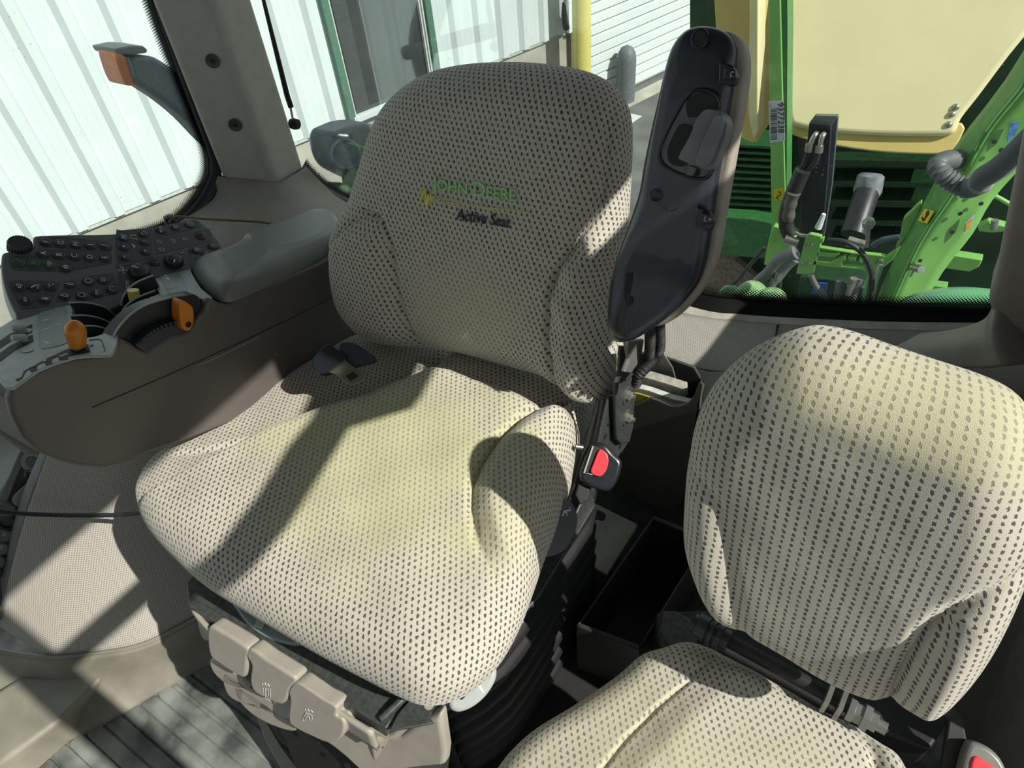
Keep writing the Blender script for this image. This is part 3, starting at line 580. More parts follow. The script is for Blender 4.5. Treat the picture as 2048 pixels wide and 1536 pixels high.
# hinge bar
hb0, hb1 = Z(1415, 1258, .455), Z(1735, 1432, .455); dirh = _n(hb1-hb0)
MB().tube([hb0, hb1], .0085, 14).build('hinge_bar', rub, pas)
mb = MB(); c0 = Z(1412, 1258, .46)
mb.lathe(c0-dirh*.02, dirh, [(0, 0), (.011, 0), (.011, .004), (0, .004)], 6); mb.lathe(c0-dirh*.016, dirh, [(.0125, 0), (.0125, .004), (.016, .005), (.016, .018), (.013, .019), (.013, .021), (.017, .022), (.017, .026), (.013, .027), (.013, .029), (.017, .030), (.017, .036), (.014, .037), (.014, .045), (0, .045)], 24)
mb.build('hinge_joint', mat('hinge_dark', (.05, .055, .06), .35, metal=.4), pas)
mb = MB(); c1 = Z(1655, 1394, .46)
mb.box(c1, .005, .03, .04, ax=(dirh, (-dirh[1], dirh[0], 0), (0, 0, 1))); mb.box(c1+dirh*.014, .005, .03, .04, ax=(dirh, (-dirh[1], dirh[0], 0), (0, 0, 1)))
mb.lathe(c1+dirh*.022, dirh, [(.014, 0), (.014, .006), (.012, .007), (.012, .014), (.0155, .015), (.0155, .022), (.011, .023), (.011, .03), (0, .03)], 6); mb.lathe(c1+dirh*.052, dirh, [(.007, 0), (.007, .01), (0, .01)], 14)
mb.build('hinge_bolt', mat('hinge_zinc', (.30, .31, .30), .35, metal=.8), pas)
sup = Zs([(1320, 1222), (1395, 1250), (1420, 1290), (1700, 1440), (1860, 1500), (1900, 1440), (1880, 1420), (1420, 1220)], .36)
MB().prism(sup, (0, 0, -.05)).build('seat_support', blkm, pas, .004)
MB().prism(Zs([(1325, 1222), (1352, 1222), (1400, 1252), (1392, 1290), (1345, 1300), (1318, 1262)], .385), (0, 0, -.004)).build('support_plate', dsteel, pas, .001)
# passenger buckle, bottom right
pbk = thing('seat_belt_buckle', 'grey-topped belt buckle with red button at the lower right corner', 'buckle', Z(1960, 1510, .40))
no = _n([.1, -.5, .85]); oo_ = Z(1960, 1510, .42)
prism('buckle_housing', smooth([onp(a, b, oo_, no) for a, b in [(1925, 1530), (1938, 1490), (1955, 1486), (1985, 1500), (2010, 1530), (2020, 1580), (1960, 1600), (1920, 1580)]], 3), no*-.02, mat('buckle_grey', (.16, .165, .15), .4), pbk, .005)
prism('release_button', smooth([onp(a, b, oo_, no, .003) for a, b in [(1948, 1514), (1975, 1525), (2000, 1545), (2005, 1590), (1960, 1590), (1942, 1560)]], 3), no*-.008, redb, pbk, .003)
prism('buckle_strap', Ps([(1898, 1440), (1925, 1430), (1938, 1500), (1925, 1560), (1880, 1560)], oo_, no, -.02), no*-.01, rub, pbk, .002)
# ================================================================ CONTROL CONSOLE (right-hand armrest)
con = thing('control_console', 'dark brown armrest control console with orange levers beside the driver seat', 'console', (-.34, 0, .6))
TA = np.array([-.27, -.23, .776]); TN = np.array([0, .27292732, .96203466]); TB = _n([0, .962, -.273])
def tp(ps, h=0.0): return [onp(a, b, TA, TN, h) for a, b in ps]
side_px = [(690, 470), (690, 500), (640, 528), (560, 562), (500, 590), (455, 608), (440, 606), (424, 596), (414, 604), (412, 622), (398, 632), (388, 655), (374, 664), (345, 672), (315, 690), (296, 703), (280, 698), (262, 686), (243, 676), (225, 700), (205, 711), (150, 716), (110, 727), (75, 742), (45, 760), (26, 780), (20, 800), (28, 835), (48, 875), (80, 906), (120, 922), (160, 932), (200, 935), (240, 927), (300, 905), (380, 878), (450, 850), (530, 815), (610, 782), (660, 755), (700, 735), (740, 700), (740, 600), (735, 500)]
body = prism('console_body', Xs(side_px, -.27), (-.014, 0, 0), trimd, con, .005, seg=4)
low_px = [(p, q+(26 if p < 440 and q < 790 and i in range(5, 27) else (8 if i < 5 else 0))) for i, (p, q) in enumerate(side_px)]
prism('console_core', Xs(low_px, -.282), (-.135, 0, 0), trimd, con, .006, seg=4)
mb = MB(); mb.tube([X(a, b, -.2697) for a, b in [(185, 815), (330, 753), (470, 690), (580, 638), (700, 576)]], .0007, 6); mb.build('seam_line', blkm, body)
mb = MB(); mb.tube([X(a, b, -.2694) for a, b in [(395, 731), (440, 712), (470, 697), (517, 674)]], .0005, 5); mb.tube([X(a, b, -.2694) for a, b in [(551, 708), (554, 711)]], .0004, 5); mb.build('scratch', lgrey, body)
# armrest pad
TF = Frame(TA, (1, 0, 0), TB)
near = [(384, 548), (400, 574), (424, 594), (448, 604), (478, 598), (540, 570), (615, 534), (672, 503), (688, 482)]; far = [(683, 452), (668, 434), (640, 431), (595, 446), (540, 462), (502, 476), (490, 480), (478, 492), (445, 508), (410, 518), (388, 524)]
po_ = [TF.loc(a, b, .0) for a, b in near]+[TF.loc(a, b, .012) for a, b in far]
def hpad(P, d): return np.full(len(P), .028)+.006*smst(d/.05)-.006*np.exp(-((P[:, 1]-TF.loc(470, 545, .02)[1])/.05)**2)
pd_ = pillow('armrest_pad', TF, po_, hpad, .022, .004, pad, con, NT=260, NR=70, c=TF.loc(530, 520, .01))
# front top plate with its label, slots and the gate of the gear lever
plate = [(-14, 668), (10, 648), (39, 632), (88, 611), (140, 603), (144, 640), (150, 665), (172, 675), (205, 668), (222, 655), (236, 672), (226, 706), (205, 711), (150, 714), (76, 740), (26, 776), (0, 762), (-20, 715)]
TA = TA+TN*.006
p1 = prism('control_plate', smooth(tp(plate, .004), 2), TN*-.0035, gplate, con, .001)
prism('label_plate', smooth(tp([(76, 640), (80, 625), (92, 620), (122, 613), (131, 616), (134, 640), (137, 672), (132, 686), (88, 697), (80, 690), (76, 664)], .0048), 3), TN*-.001, gplate2, p1, .0004)
for px in ([(-12, 690), (20, 667), (64, 648), (64, 664), (30, 676), (-10, 702)], [(-8, 712), (22, 690), (65, 669), (67, 682), (30, 700), (0, 722)]):
    MB().prism(tp(px, .0046), TN*-.001).build('lever_slot', blkm, p1)
MB().prism(tp([(31, 758), (43, 754), (47, 742), (95, 716), (132, 699), (145, 694), (155, 690), (176, 688), (181, 703), (170, 706), (136, 712), (135, 718), (118, 720), (116, 712), (104, 717), (104, 726), (92, 730), (88, 723), (74, 730), (74, 740), (62, 744), (58, 738), (50, 744), (44, 756), (34, 762)], .0046), TN*-.001).build('gate_slot', blkm, p1)
for a, b in ((52, 662), (55, 700)):
    MB().lathe(onp(a, b, TA, TN, .0045), TN, [(.0065, 0), (.0065, .0006), (.005, .0003), (0, .0002)], 20).build('plate_dimple', gplate, p1)
for a, b in ((48, 664), (49, 683)):
    o0 = onp(a, b, TA, TN, .004); MB().tube([o0+[0, 0, -.004], o0+TN*.006, o0+TN*.010-TB*.012], [.004, .0045, .0035], 10).build('slot_lever', gplate, p1)
kx, ky = np.array([-1., 0, 0]), -TB          # text on the console reads from the driver's side
mb = MB()
for c in ((84, 642), (84, 661)):
    for i in range(4):
        o0 = onp(c[0]+i*4, c[1]-i, TA, TN, .005); mb.box(o0, .0016 if i == 2 else .0008, .005, .0004, ax=(kx, ky, TN)); mb.lathe(o0+ky*-.004, TN, [(.0011, 0), (.0011, .0003), (0, .0003)], 10)
put_text(mb, 'RESUME', .0075, onp(126, 652, TA, TN, .0049), kx, ky)
mb.prism(tp([(86, 683), (90, 681), (99, 685), (97, 688), (93, 687)], .0050), TN*-.0003)
mb.build('label_print', wht, p1)
mb = MB()
for px in ([(60, 734), (72, 729)], [(88, 723), (92, 720)], [(120, 713), (134, 708)]): mb.tube(tp(px, .0048), .0012, 5)
mb.build('gate_mark', wht, p1)
mb = MB(); put_text(mb, 'R', .006, onp(183, 690, TA, TN, .005), kx, ky); mb.tube(smooth(tp([(178, 680), (200, 679), (206, 688), (210, 702)], .0045), 4, False), .0005, 5); mb.build('gate_mark', blkm, p1)
# gear lever with round orange knob
k0 = onp(157, 705, TA, TN, .0); kt = X(149, 650, k0[0]-.004); kd = _n(kt-k0); L = np.linalg.norm(kt-k0)
gl = MB().lathe(k0, kd, [(.006, -.012), (.006, .012), (0, .012)], 16).build('gear_lever', dsteel, con)
gk_ = MB().lathe(k0, kd, [(0, L*.18), (.0082, L*.18), (.0088, L*.22), (.0102, L*.45), (.0112, L*.62)]+[(.0118*math.sqrt(max(0, 1-q*q)), L*(.72+.46*q)) for q in (0, .15, .3, .45, .6, .72, .82, .9, .96, .99, 1)], 40).build('gear_knob', orng, gl)
# pit and fins between the plates
MB().prism(tp([(140, 600), (170, 600), (235, 600), (260, 560), (310, 540), (360, 590), (300, 612), (250, 645), (232, 668), (190, 676), (150, 668)], -.022), TN*-.004).build('console_pit', trimd, con)
finm = mat('fin_plastic', (.022, .024, .028), .38, bump=.05)
def fin(px, x, name='lever_fin', d=.05, th=-.0035):
    t = smooth(Xs(px, x), 5, False); b = [p+np.array([0, 0, -d]) for p in t[::-1]]
    f = prism(name, t+b, (th, 0, 0), finm, con, .0006); mb = MB(); mb.tube([p+np.array([th/2, 0, .0002]) for p in t], .0014, 6); mb.build('pale_edge', gplate, f)  # pale grey line along the top edge of the fin
fin([(140, 607), (165, 606), (192, 610), (214, 618), (231, 633)], -.375)
fin([(142, 633), (170, 632), (195, 636), (214, 643), (228, 652)], -.348)
fin([(160, 654), (185, 653), (205, 656), (222, 663)], -.318)
fin([(245, 612), (247, 597), (258, 580), (277, 565), (308, 552)], -.365)
fin([(246, 626), (254, 613), (275, 597), (312, 582)], -.345)
fin([(254, 634), (266, 616), (290, 603), (324, 590)], -.325)
mb = MB(); mb.tube([X(270, 602, -.355), X(266, 580, -.355)], [.007, .0075], 12); mb.build('yellow_lever', yelp, con)
MB().tube([X(196, 674, -.33), X(198, 664, -.33)], .0055, 12).build('lever_stub', gplate, con)
# big dark disc with ribbed wheel and orange throttle lever
disc = smooth(Xs([(218, 690), (224, 675), (240, 652), (262, 630), (292, 612), (330, 600), (368, 592), (392, 590), (402, 606), (396, 632), (386, 652), (372, 662), (345, 670), (310, 688), (292, 700), (266, 688), (243, 676)], -.279), 3)
dsc = prism('throttle_housing', disc, (-.02, 0, 0), finm, con, .002)
mb = MB(); mb.tube(smooth([X(a, b, -.2785) for a, b in [(222, 683), (236, 656), (262, 628), (294, 609), (332, 597), (366, 590)]], 5, False), .0013, 6); mb.build('pale_edge', gplate, dsc)  # pale grey line along the housing's upper edge
navy = mat('wheel_rubber', (.030, .036, .050), .42, bump=.15)
wh = prism('throttle_wheel', smooth(Xs([(272, 689), (285, 676), (300, 666), (325, 655), (350, 649), (372, 645), (378, 668), (345, 676), (318, 692), (300, 704), (292, 704), (280, 697)], -.268), 3), (-.012, 0, 0), navy, con, .003)
mb = MB(); arc = smooth([X(a, b, -.269) for a, b in [(275, 683), (290, 669), (310, 656), (335, 646), (362, 640)]], 6, False)
for i in range(0, 25, 2):
    t = _n(arc[min(i+1, 24)]-arc[max(i-1, 0)]); mb.box(arc[i], .012, .0042, .005, ax=((1, 0, 0), t, np.cross((1, 0, 0), t)))
mb.build('wheel_teeth', finm, wh)
tl = prism('throttle_lever', smooth(Xs([(361, 606), (365, 601), (371, 603), (384, 612), (388, 622), (388, 646), (380, 661), (370, 661), (363, 650), (360, 625)], -.258), 2), (-.018, 0, 0), orng, con, .004, seg=4)
MB().lathe(X(377, 649, -.2578), (1, 0, 0), [(.0042, 0), (.0042, .0006), (.0026, .0008), (.0026, .0003), (0, .0003)], 16).build('lever_screw', blkm, tl)
# rear top plate beside the pad
p2 = prism('control_plate', smooth(tp([(304, 548), (312, 540), (362, 521), (372, 524), (384, 546), (402, 576), (424, 594), (414, 600), (392, 594), (372, 594), (340, 594), (328, 598), (320, 590), (312, 574), (306, 560)], .004), 2), TN*-.0035, gplate, con, .001)
prism('label_plate', smooth(tp([(319, 550), (324, 543), (347, 536), (356, 542), (366, 558), (374, 576), (368, 586), (346, 591), (338, 586), (328, 570)], .0047), 3), TN*-.001, gplate2, p2, .0004)
mb = MB()
for i in range(4):
    o0 = onp(338+i*4, 577-i, TA, TN, .005); mb.box(o0, .0016 if i == 2 else .0008, .005, .0004, ax=(kx, ky, TN))
mb.prism(tp([(328, 547), (332, 546), (334, 551), (329, 553)], .005), TN*-.0003); mb.prism(tp([(332, 556), (336, 554), (340, 558), (335, 560)], .005), TN*-.0003); mb.build('label_print', wht, p2)

# ---- keypad
KO = np.array([-.37, -.009, .707]); KN = _n(np.cross([0, -1, .24], [-1, 0, .6])); KN = KN*np.sign(KN[2])
def kp(a, b, h=0.0): return onp(a, b, KO, KN, h)
def kz(a, b, h=0.0): return kp(a/4.452, 420+b/4.452, h)   # from the enlarged view of the keypad
kxd = _n(np.array([-1, 0, .6])); kxd = kp(230, 530)-kp(230, 540); kxd = _n(kxd-KN*KN.dot(kxd)); kyd = np.cross(KN, kxd)
kout = [(3, 512), (12, 503), (60, 499), (66, 490), (66, 474), (80, 470), (150, 468), (225, 467), (300, 455), (384, 438), (400, 441), (425, 462), (450, 500), (462, 520), (430, 530), (350, 552), (262, 600), (235, 614), (140, 648), (48, 650), (30, 625), (12, 585), (3, 545)]
key = prism('keypad', smooth([kp(a, b) for a, b in kout], 2), KN*-.028, keym, con, .005, seg=4)
for px in ([(340, 262), (400, 240), (560, 238), (760, 260), (940, 282), (985, 305), (1000, 345), (975, 370), (900, 368), (560, 335), (380, 318)],
           [(85, 440), (120, 410), (300, 400), (345, 365), (400, 355), (560, 350), (940, 372), (990, 395), (995, 445), (960, 478), (640, 535), (590, 570), (545, 545), (160, 535), (100, 510)],
           [(1035, 190), (1080, 180), (1330, 165), (1350, 200), (1360, 395), (1340, 425), (1060, 480), (1035, 455)], [(1370, 170), (1400, 150), (1720, 90), (1770, 130), (1760, 160), (1400, 240), (1370, 225)],
           [(1372, 270), (1390, 255), (1830, 170), (1870, 195), (1880, 250), (1850, 280), (1420, 390), (1385, 380)], [(1675, 350), (1700, 335), (1910, 280), (1960, 350), (1970, 385), (1710, 440), (1690, 410)],
           [(1050, 520), (1075, 500), (1660, 355), (1690, 420), (1690, 520), (1400, 600), (1100, 740)], [(90, 650), (130, 628), (500, 640), (520, 670), (440, 830), (420, 855), (210, 880), (180, 850), (95, 700)],
           [(600, 640), (650, 625), (685, 650), (680, 700), (610, 800), (520, 815), (505, 790)], [(740, 610), (960, 565), (1010, 580), (1055, 700), (1040, 740), (760, 805), (690, 815), (670, 790)]):
    MB().prism(smooth([kz(a, b, .0006) for a, b in px], 3), KN*-.001).build('key_recess', keyr, key)
def button(a, b, r=.0092, m=btnm, g=None, gm=wht, h=.0024):
    r *= .86
    mb = MB(); o = kz(a, b); mb.lathe(o, KN, [(r, 0), (r*1.0, h*.5), (r*.93, h*.85), (r*.8, h), (0, h)], 26, mi=0); t = o+KN*(h+.0003)
    if isinstance(g, str): put_text(mb, g,   .0100 if len(g) == 1 else .0050, t, kxd, kyd, mi=1, ext=.0002)
    elif g is not None:
        for s in g: mb.tube([t+kxd*x*r+kyd*y*r for x, y in s], .00045, 5, mi=1)
    return mb.build('button', [m, gm], key)
circ = [[(.5*math.cos(i*.5236), .5*math.sin(i*.5236)) for i in range(13)]]
for c, g in (((408, 293), 'F'), ((540, 303), 'G'), ((672, 313), 'H'), ((802, 320), 'I'), ((930, 327), 'J'), ((385, 395), 'A'), ((522, 408), 'B'), ((660, 418), 'C'), ((796, 427), 'D'), ((930, 430), 'E')): button(*c, g=g)
gsym = mat('green_print', (.12, .30, .14), .6)
button(165, 472, m=btng, gm=gsym, g=[[(-.3, .1), (0, -.35), (.4, .4)]]); button(300, 485, m=btng, gm=gsym, g='X'); button(437, 492, m=btng, gm=wht, g=[[(-.5, .3), (-.5, -.3)], [(-.1, .3), (-.1, -.3)], [(.15, .3), (.15, -.3)], [(.45, .3), (.45, -.3)]])
button(582, 518, g=[[(-.35, -.3), (-.35, .1), (0, .45), (.35, .1), (.35, -.3), (-.35, -.3)], [(-.2, -.2), (-.2, .15)], [(.2, -.2), (.2, .15)], [(-.3, .1), (.3, .1)]])
tract = [[(-.4, -.2), (-.4, .1), (0, .1), (0, .4), (.35, .4), (.35, -.1), (-.4, -.2)], [(.1, -.3), (.3, -.3)]]
button(172, 688, g=tract); button(305, 690, g=[[(-.4, .4), (.3, -.3)], [(-.3, .45), (.4, -.2)], [(-.5, -.5), (.5, -.5)]]); button(450, 685, g=[[(-.4, .4), (0, 0), (.4, .4)], [(.2, -.4), (.5, -.2)]])
button(225, 808, g='SET'); button(395, 798, g=[[(-.2, -.5), (-.2, .1), (.2, .1), (.2, -.5), (-.2, -.5)], [(-.15, .1), (-.1, .4), (.1, .4), (.15, .1)], [(-.1, -.2), (.1, -.2)], [(0, -.4), (0, 0)]])
button(618, 668, r=.0075, g=[[(-.2, -.6), (-.2, .3), (.2, .3), (.2, -.6), (-.2, -.6)], [(0, .3), (0, .8)]]); button(568, 770, r=.0075, g=[[(-.3, -.7), (-.3, .1), (.3, .1), (.3, -.7), (-.3, -.7)], [(-.2, .1), (-.1, .6), (.1, .6), (.2, .1)], [(-.1, -.4), (.1, -.4)]])
button(785, 640, g=circ+[[(.62*math.cos(i), .62*math.sin(i)), (.5*math.cos(i), .5*math.sin(i))] for i in range(6)] if False else circ); button(915, 628, g=[[(-.4, -.3), (-.4, .3), (.3, .3), (.3, -.3), (-.4, -.3)], [(-.1, -.2), (.15, .15)]]); button(725, 765, g=circ); button(860, 742, g='iTEC'); button(990, 712, g=[[(-.5, -.4), (-.1, .3), (.4, .3), (.6, -.3)]])
button(1100, 250, g=[[(-.4, -.3), (-.4, .3), (.4, .3), (.4, -.3)], [(-.5, -.5), (.5, .5)], [(-.5, .5), (.5, -.5)]]); button(1275, 215, g=[[(-.4, -.1), (-.3, .35), (.2, .4)], [(.4, .1), (.3, -.35), (-.2, -.4)]])
button(1100, 335, g='+', r=.0088); button(1280, 288, g=[[(0, -.35), (0, .35)]], r=.0088); button(1105, 425, g=[[(-.3, 0), (.3, .25), (.3, -.25), (-.3, 0)]], r=.0088); button(1290, 375, g=[[(.3, 0), (-.3, .25), (-.3, -.25), (.3, 0)]], r=.0088)
button(1430, 182, g='AUTO'); button(1558, 157, g=tract); button(1685, 133, g=circ+[[(-.2, 0), (.2, 0), (.05, .2)]])
for c, g in (((1420, 285), circ), ((1440, 350), circ), ((1545, 275), tract), ((1650, 258), [[(-.3, .3), (.3, .3)], [(-.3, -.3), (.3, -.3)], [(0, .3), (0, -.3)], [(-.6, 0), (-.4, 0)], [(.4, 0), (.6, 0)]])):
    t = kz(*c, .0012); r = .006 if c[0] < 1500 else .010; mb = MB()
    for s in g: mb.tube([t+kxd*x*r+kyd*y*r for x, y in s], .0004, 5)
    mb.build('key_symbol', wht, key)
button(1785, 232, r=.0105, gm=redp, g=[[(-.5, -.4), (.5, -.4), (0, .5), (-.5, -.4)], [(-.25, -.25), (.25, -.25), (0, .22), (-.25, -.25)]])
button(1745, 362, g=[[(-.3, .4), (-.4, -.3), (.4, -.3), (.3, .4)], [(-.1, .2), (-.1, -.4)], [(.1, .2), (.1, -.4)]]); button(1890, 325, g=[[(-.4, 0), (0, .3), (.4, 0)], [(-.3, -.4), (0, -.1), (.3, -.4)]]); button(1835, 405, r=.0088, g='AUTO')
mb = MB(); t = kz(1190, 240, .0012); r = .009
for s in ([(-.4, -.4), (-.4, .4), (.4, .4), (.4, -.3)], [(.4, -.3), (.2, -.4)], [(-.4, -.4), (-.6, -.5)]): mb.tube([t+kxd*x*r+kyd*y*r for x, y in s], .0006, 5)
mb.prism([kz(1170, 295, .0012), kz(1205, 325, .0012), kz(1195, 340, .0012)], KN*.0003)
t = kz(1095, 537, .0012)
for i in range(4):
    a = i*1.5708; mb.tube([t, t+(kxd*math.cos(a)+kyd*math.sin(a))*.005, t+(kxd*math.cos(a+.5)+kyd*math.sin(a+.5))*.007], .0006, 5)
put_text(mb, 'AUTO', .006, kz(1135, 665, .0012), kxd, kyd); mb.tube([kz(1605, 385, .0012), kz(1640, 375, .0012)], .0007, 5)
mb.build('key_symbol', wht, key)
def knob(c, r, h, line, name='rotary_knob'):
    r *= .75; h *= .7; line = [(p*.75, q*.75) for p, q in line]
    mb = MB(); o = kz(*c); n = 44; V = []
    for k in range(3):
        hh = (0, h*.8, h)[k]; rr = (r*1.08, r, r*.9)[k]
        V.append([o+KN*hh+(kxd*math.cos(2*math.pi*i/n)+kyd*math.sin(2*math.pi*i/n))*rr*(1+(.04 if i % 2 else -.04)*(k < 2)) for i in range(n)])
    mb.frustum(V[0], V[1]); mb.frustum(V[1], V[2]); mb.lathe(o+KN*h, KN, [(r*.85, 0), (r*.8, .0008), (r*.6, .0014), (0, .0016)], 30)
    kb = mb.build(name, btnm, key); mb = MB(); mb.tube([o+KN*(h+.002)+kxd*a+kyd*b for a, b in line], .0010, 6); mb.build('pointer', wht, kb)
knob((1240, 575), .0175, .016, [(.001, .004), (.003, .015)]); knob((1545, 470), .0165, .014, [(-.006, 0), (-.013, .002)])
button(1370, 468, r=.0092, g=circ, gm=keyr)
mb = MB(); o = kz(176, 352, -.006); n = 48
V = [[o+KN*hh+(kxd*math.cos(2*math.pi*i/n)+kyd*math.sin(2*math.pi*i/n))*rr*(1+(.035 if i % 2 else -.035)) for i in range(n)] for hh, rr in ((0, .0145), (.012, .0142), (.014, .013))]
mb.frustum(V[0], V[1]); mb.frustum(V[1], V[2]); mb.build('ribbed_knob', btnm, key)
# posts joining keypad to console
# ---- brown cord looped behind the keypad
cd_ = tube('cord', [X(338, 445, -.60), X(345, 436, -.60), X(360, 433, -.59), X(400, 437, -.56), X(450, 440, -.52), X(520, 444, -.48), X(570, 452, -.46), X(600, 455, -.44)], .0022, mat('cord_brown', (.17, .12, .055), .6), None, 8)
tag(cd_, 'thin brown cord running behind the armrest pad to a black plug', 'cord')
mbp = MB().lathe(X(340, 442, -.61), (0, 0, 1), [(0, -.012), (.009, -.012), (.010, 0), (.0085, .010), (0, .012)], 18).build('cord_plug', blk, cd_)
# ---- seat belt tongue resting on the cushion
sb = thing('seat_belt_tongue', 'steel seat belt tongue with black cover lying on the rear left of the cushion', 'seat belt', Z(690, 730, .58))
sn = _n([.15, -.45, .88]); so = Z(690, 740, .618)
cov = prism('tongue_cover', smooth([onp(a, b, so, sn, .004) for a, b in [(655, 686), (668, 694), (690, 708), (688, 722), (664, 740), (640, 747), (626, 738), (622, 722), (630, 708), (642, 695)]], 3), sn*-.016, blk, sb, .005, seg=4)
prism('webbing', smooth([onp(a, b, so, sn, -.002) for a, b in [(678, 690), (700, 684), (725, 695), (750, 716), (735, 724), (700, 732), (688, 722)]], 3), sn*-.012, mat('webbing', (.028, .035, .045), .7, bump=.5, bscale=1500), sb, .003)
tg = [onp(a, b, so, sn, .002) for a, b in [(656, 742), (686, 716), (692, 722), (724, 746), (728, 756), (722, 762), (706, 770), (696, 768), (672, 748)]]
prism('tongue', smooth(tg, 2), sn*-.0022, mat('tongue_steel', (.30, .30, .22), .3, metal=.85), sb, .0006)
MB().prism([onp(a, b, so, sn, .0024) for a, b in [(691, 752), (706, 743), (717, 752), (701, 762)]], sn*-.0004).build('tongue_hole', blkm, sb)
# ================================================================ CAB SHELL
fl = MB().box((.1, -.2, -.012), 2.0, 2.4, .02).build('floor', matf); struct(fl)
# ribbed rubber mat
mat_ = struct(MB().prism(Zs([(60, 1560), (100, 1500), (205, 1450), (330, 1375), (430, 1330), (560, 1400), (640, 1500), (640, 1700), (100, 1700)], .004), (0, 0, -.006)).build('trim_1', matf))
a0, a1 = Z(315, 1404, .005), Z(402, 1476, .005); rd = _n(a1-a0); rd[2] = 0; rd = _n(rd); rn = np.array([-rd[1], rd[0], 0])
mb = MB()
for (sx, sy) in ((88, 1530), (118, 1500), (150, 1478), (186, 1458), (222, 1436), (258, 1416), (290, 1396), (326, 1380), (362, 1356), (396, 1336)):
    p = Z(sx, sy, .005); wdt = .026
    q = [p+rn*wdt*.42, p+rd*.01+rn*wdt*.5, p+rd*.45+rn*wdt*.5, p+rd*.45-rn*wdt*.5, p+rd*.01-rn*wdt*.5, p-rn*wdt*.42]
    mb.prism(q, (0, 0, .004))
mr = mb.build('trim_2', matf, None, .0018); struct(mr)
# sloping moulded kick trim between floor mat and side panel
r0 = Zs([(-60, 1280), (0, 1302), (100, 1316), (170, 1311), (285, 1291), (395, 1237), (470, 1190)], .12)
r1 = Zs([(-80, 1340), (10, 1360), (110, 1375), (190, 1370), (300, 1335), (405, 1285), (500, 1245)], .055)
r2 = Zs([(-80, 1480), (0, 1470), (95, 1490), (200, 1455), (330, 1380), (430, 1330), (560, 1300)], .004)
struct(loft('trim_3', [r0, r1, r2], floorb, None, 5, 5, .004))
mb = MB(); mb.tube(smooth([p+np.array([0, 0, .003]) for p in r0], 6, False), .004, 8); struct(mb.build('trim_4', floorb))
# perforated fender liner
q1 = [X(45, 1052, -.62), X(130, 1080, -.56), X(220, 1090, -.50), X(320, 1070, -.45), X(420, 1030, -.41), X(500, 990, -.385)]
q2 = [X(105, 880, -.60), X(170, 860, -.56), X(260, 840, -.50), X(350, 820, -.46), X(430, 790, -.43), X(520, 760, -.40)]
q0 = [X(-5, 1250, -.655), X(100, 1312, -.555), X(185, 1310, -.49), X(285, 1290, -.42), X(395, 1235, -.372), X(470, 1180, -.34)]
struct(loft('wall_right', [q0, q1, q2], perf, None, 8, 8, .004))
# moulded bead around the side control panel
tb = mat('bead_trim', (.15, .155, .145), .5, bump=.1)
bl = [X(-40, 1250, -.652), X(4, 1226, -.645), X(14, 1175, -.64), X(32, 1105, -.632), X(62, 1000, -.62), X(97, 905, -.607), (X(118, 850, -.60))]
br_ = [X(-40, 1240, -.668), X(-6, 1205, -.665), X(-2, 1160, -.662), X(16, 1090, -.655), (X(44, 990, -.645)), X(82, 898, -.632), X(100, 845, -.625)]
struct(loft('trim_5', [bl, br_], tb, None, 5, 3, .012))
# side control panel with sockets
pn = mat('side_panel', (.020, .022, .024), .45, bump=.1)
sp = [(-120, 1240), (0, 1215), (12, 1150), (40, 1040), (80, 930), (108, 860), (66, 860), (40, 910), (0, 985), (-120, 1150)]
spn = thing('side_control_panel', 'black side panel with knobs and power sockets at the left edge', 'panel', X(30, 1030, -.665))
PNn = _n([.80, -.35, .45]); PO = X(40, 1020, -.665)
prism('panel_face', [onp(a, b, PO, PNn) for a, b in sp], PNn*-.01, pn, spn, .002)
prism('panel_frame', smooth([onp(a, b, PO, PNn, .006) for a, b in [(66, 866), (75, 868), (52, 912), (20, 990), (-5, 1050), (-30, 1050), (8, 975), (38, 905)]], 2), PNn*-.012, tb, spn, .002)
def pl_(a, b, h=0): return onp(a, b, PO, PNn, h)
mb = MB(); o = pl_(80, 917, .0); ax_ = _n(PNn+np.array([-.1, -.5, .3])); u1 = _n(np.cross(ax_, [0, 0, 1])); u2 = np.cross(ax_, u1); n = 44
V = [[o+ax_*hh+(u1*math.cos(2*math.pi*i/n)+u2*math.sin(2*math.pi*i/n))*rr*(1+(.04 if i % 2 else -.04)) for i in range(n)] for hh, rr in ((0, .019), (.022, .018), (.024, .016))]
mb.frustum(V[0], V[1]); mb.frustum(V[1], V[2]); kk = mb.build('rotary_dial', btnm, spn)
MB().lathe(o+ax_*.024, ax_, [(.0185, 0), (.0185, .001), (.011, .001), (.010, 0), (0, 0)], 30).build('dial_face', mat('dial_grey', (.20, .21, .20), .45), kk)
MB().lathe(o+ax_*.0252, ax_, [(.0095, 0), (.0095, .0006), (0, .0006)], 24).build('dial_insert', dgrey, kk)
mb = MB(); c_ = [(50, 955), (52, 942), (64, 938), (72, 943), (64, 952), (54, 957), (50, 955)]; mb.tube([pl_(a, b, .02) for a, b in c_], .0018, 6); mb.build('retaining_loop', blk, spn)
ph = prism('hand_lever', smooth([pl_(a, b, .02) for a, b in [(24, 998), (34, 985), (66, 960), (80, 968), (78, 980), (46, 1005), (40, 1015), (26, 1008)]], 2), PNn*-.012, mat('lever_grey', (.16, .17, .165), .45), spn, .003)
prism('lever_slot', smooth([pl_(a, b, .0206) for a, b in [(50, 982), (68, 966), (73, 965), (70, 974), (56, 984)]], 3), PNn*-.001, blkm, ph)
sock = mat('socket_grey', (.10, .105, .105), .45)
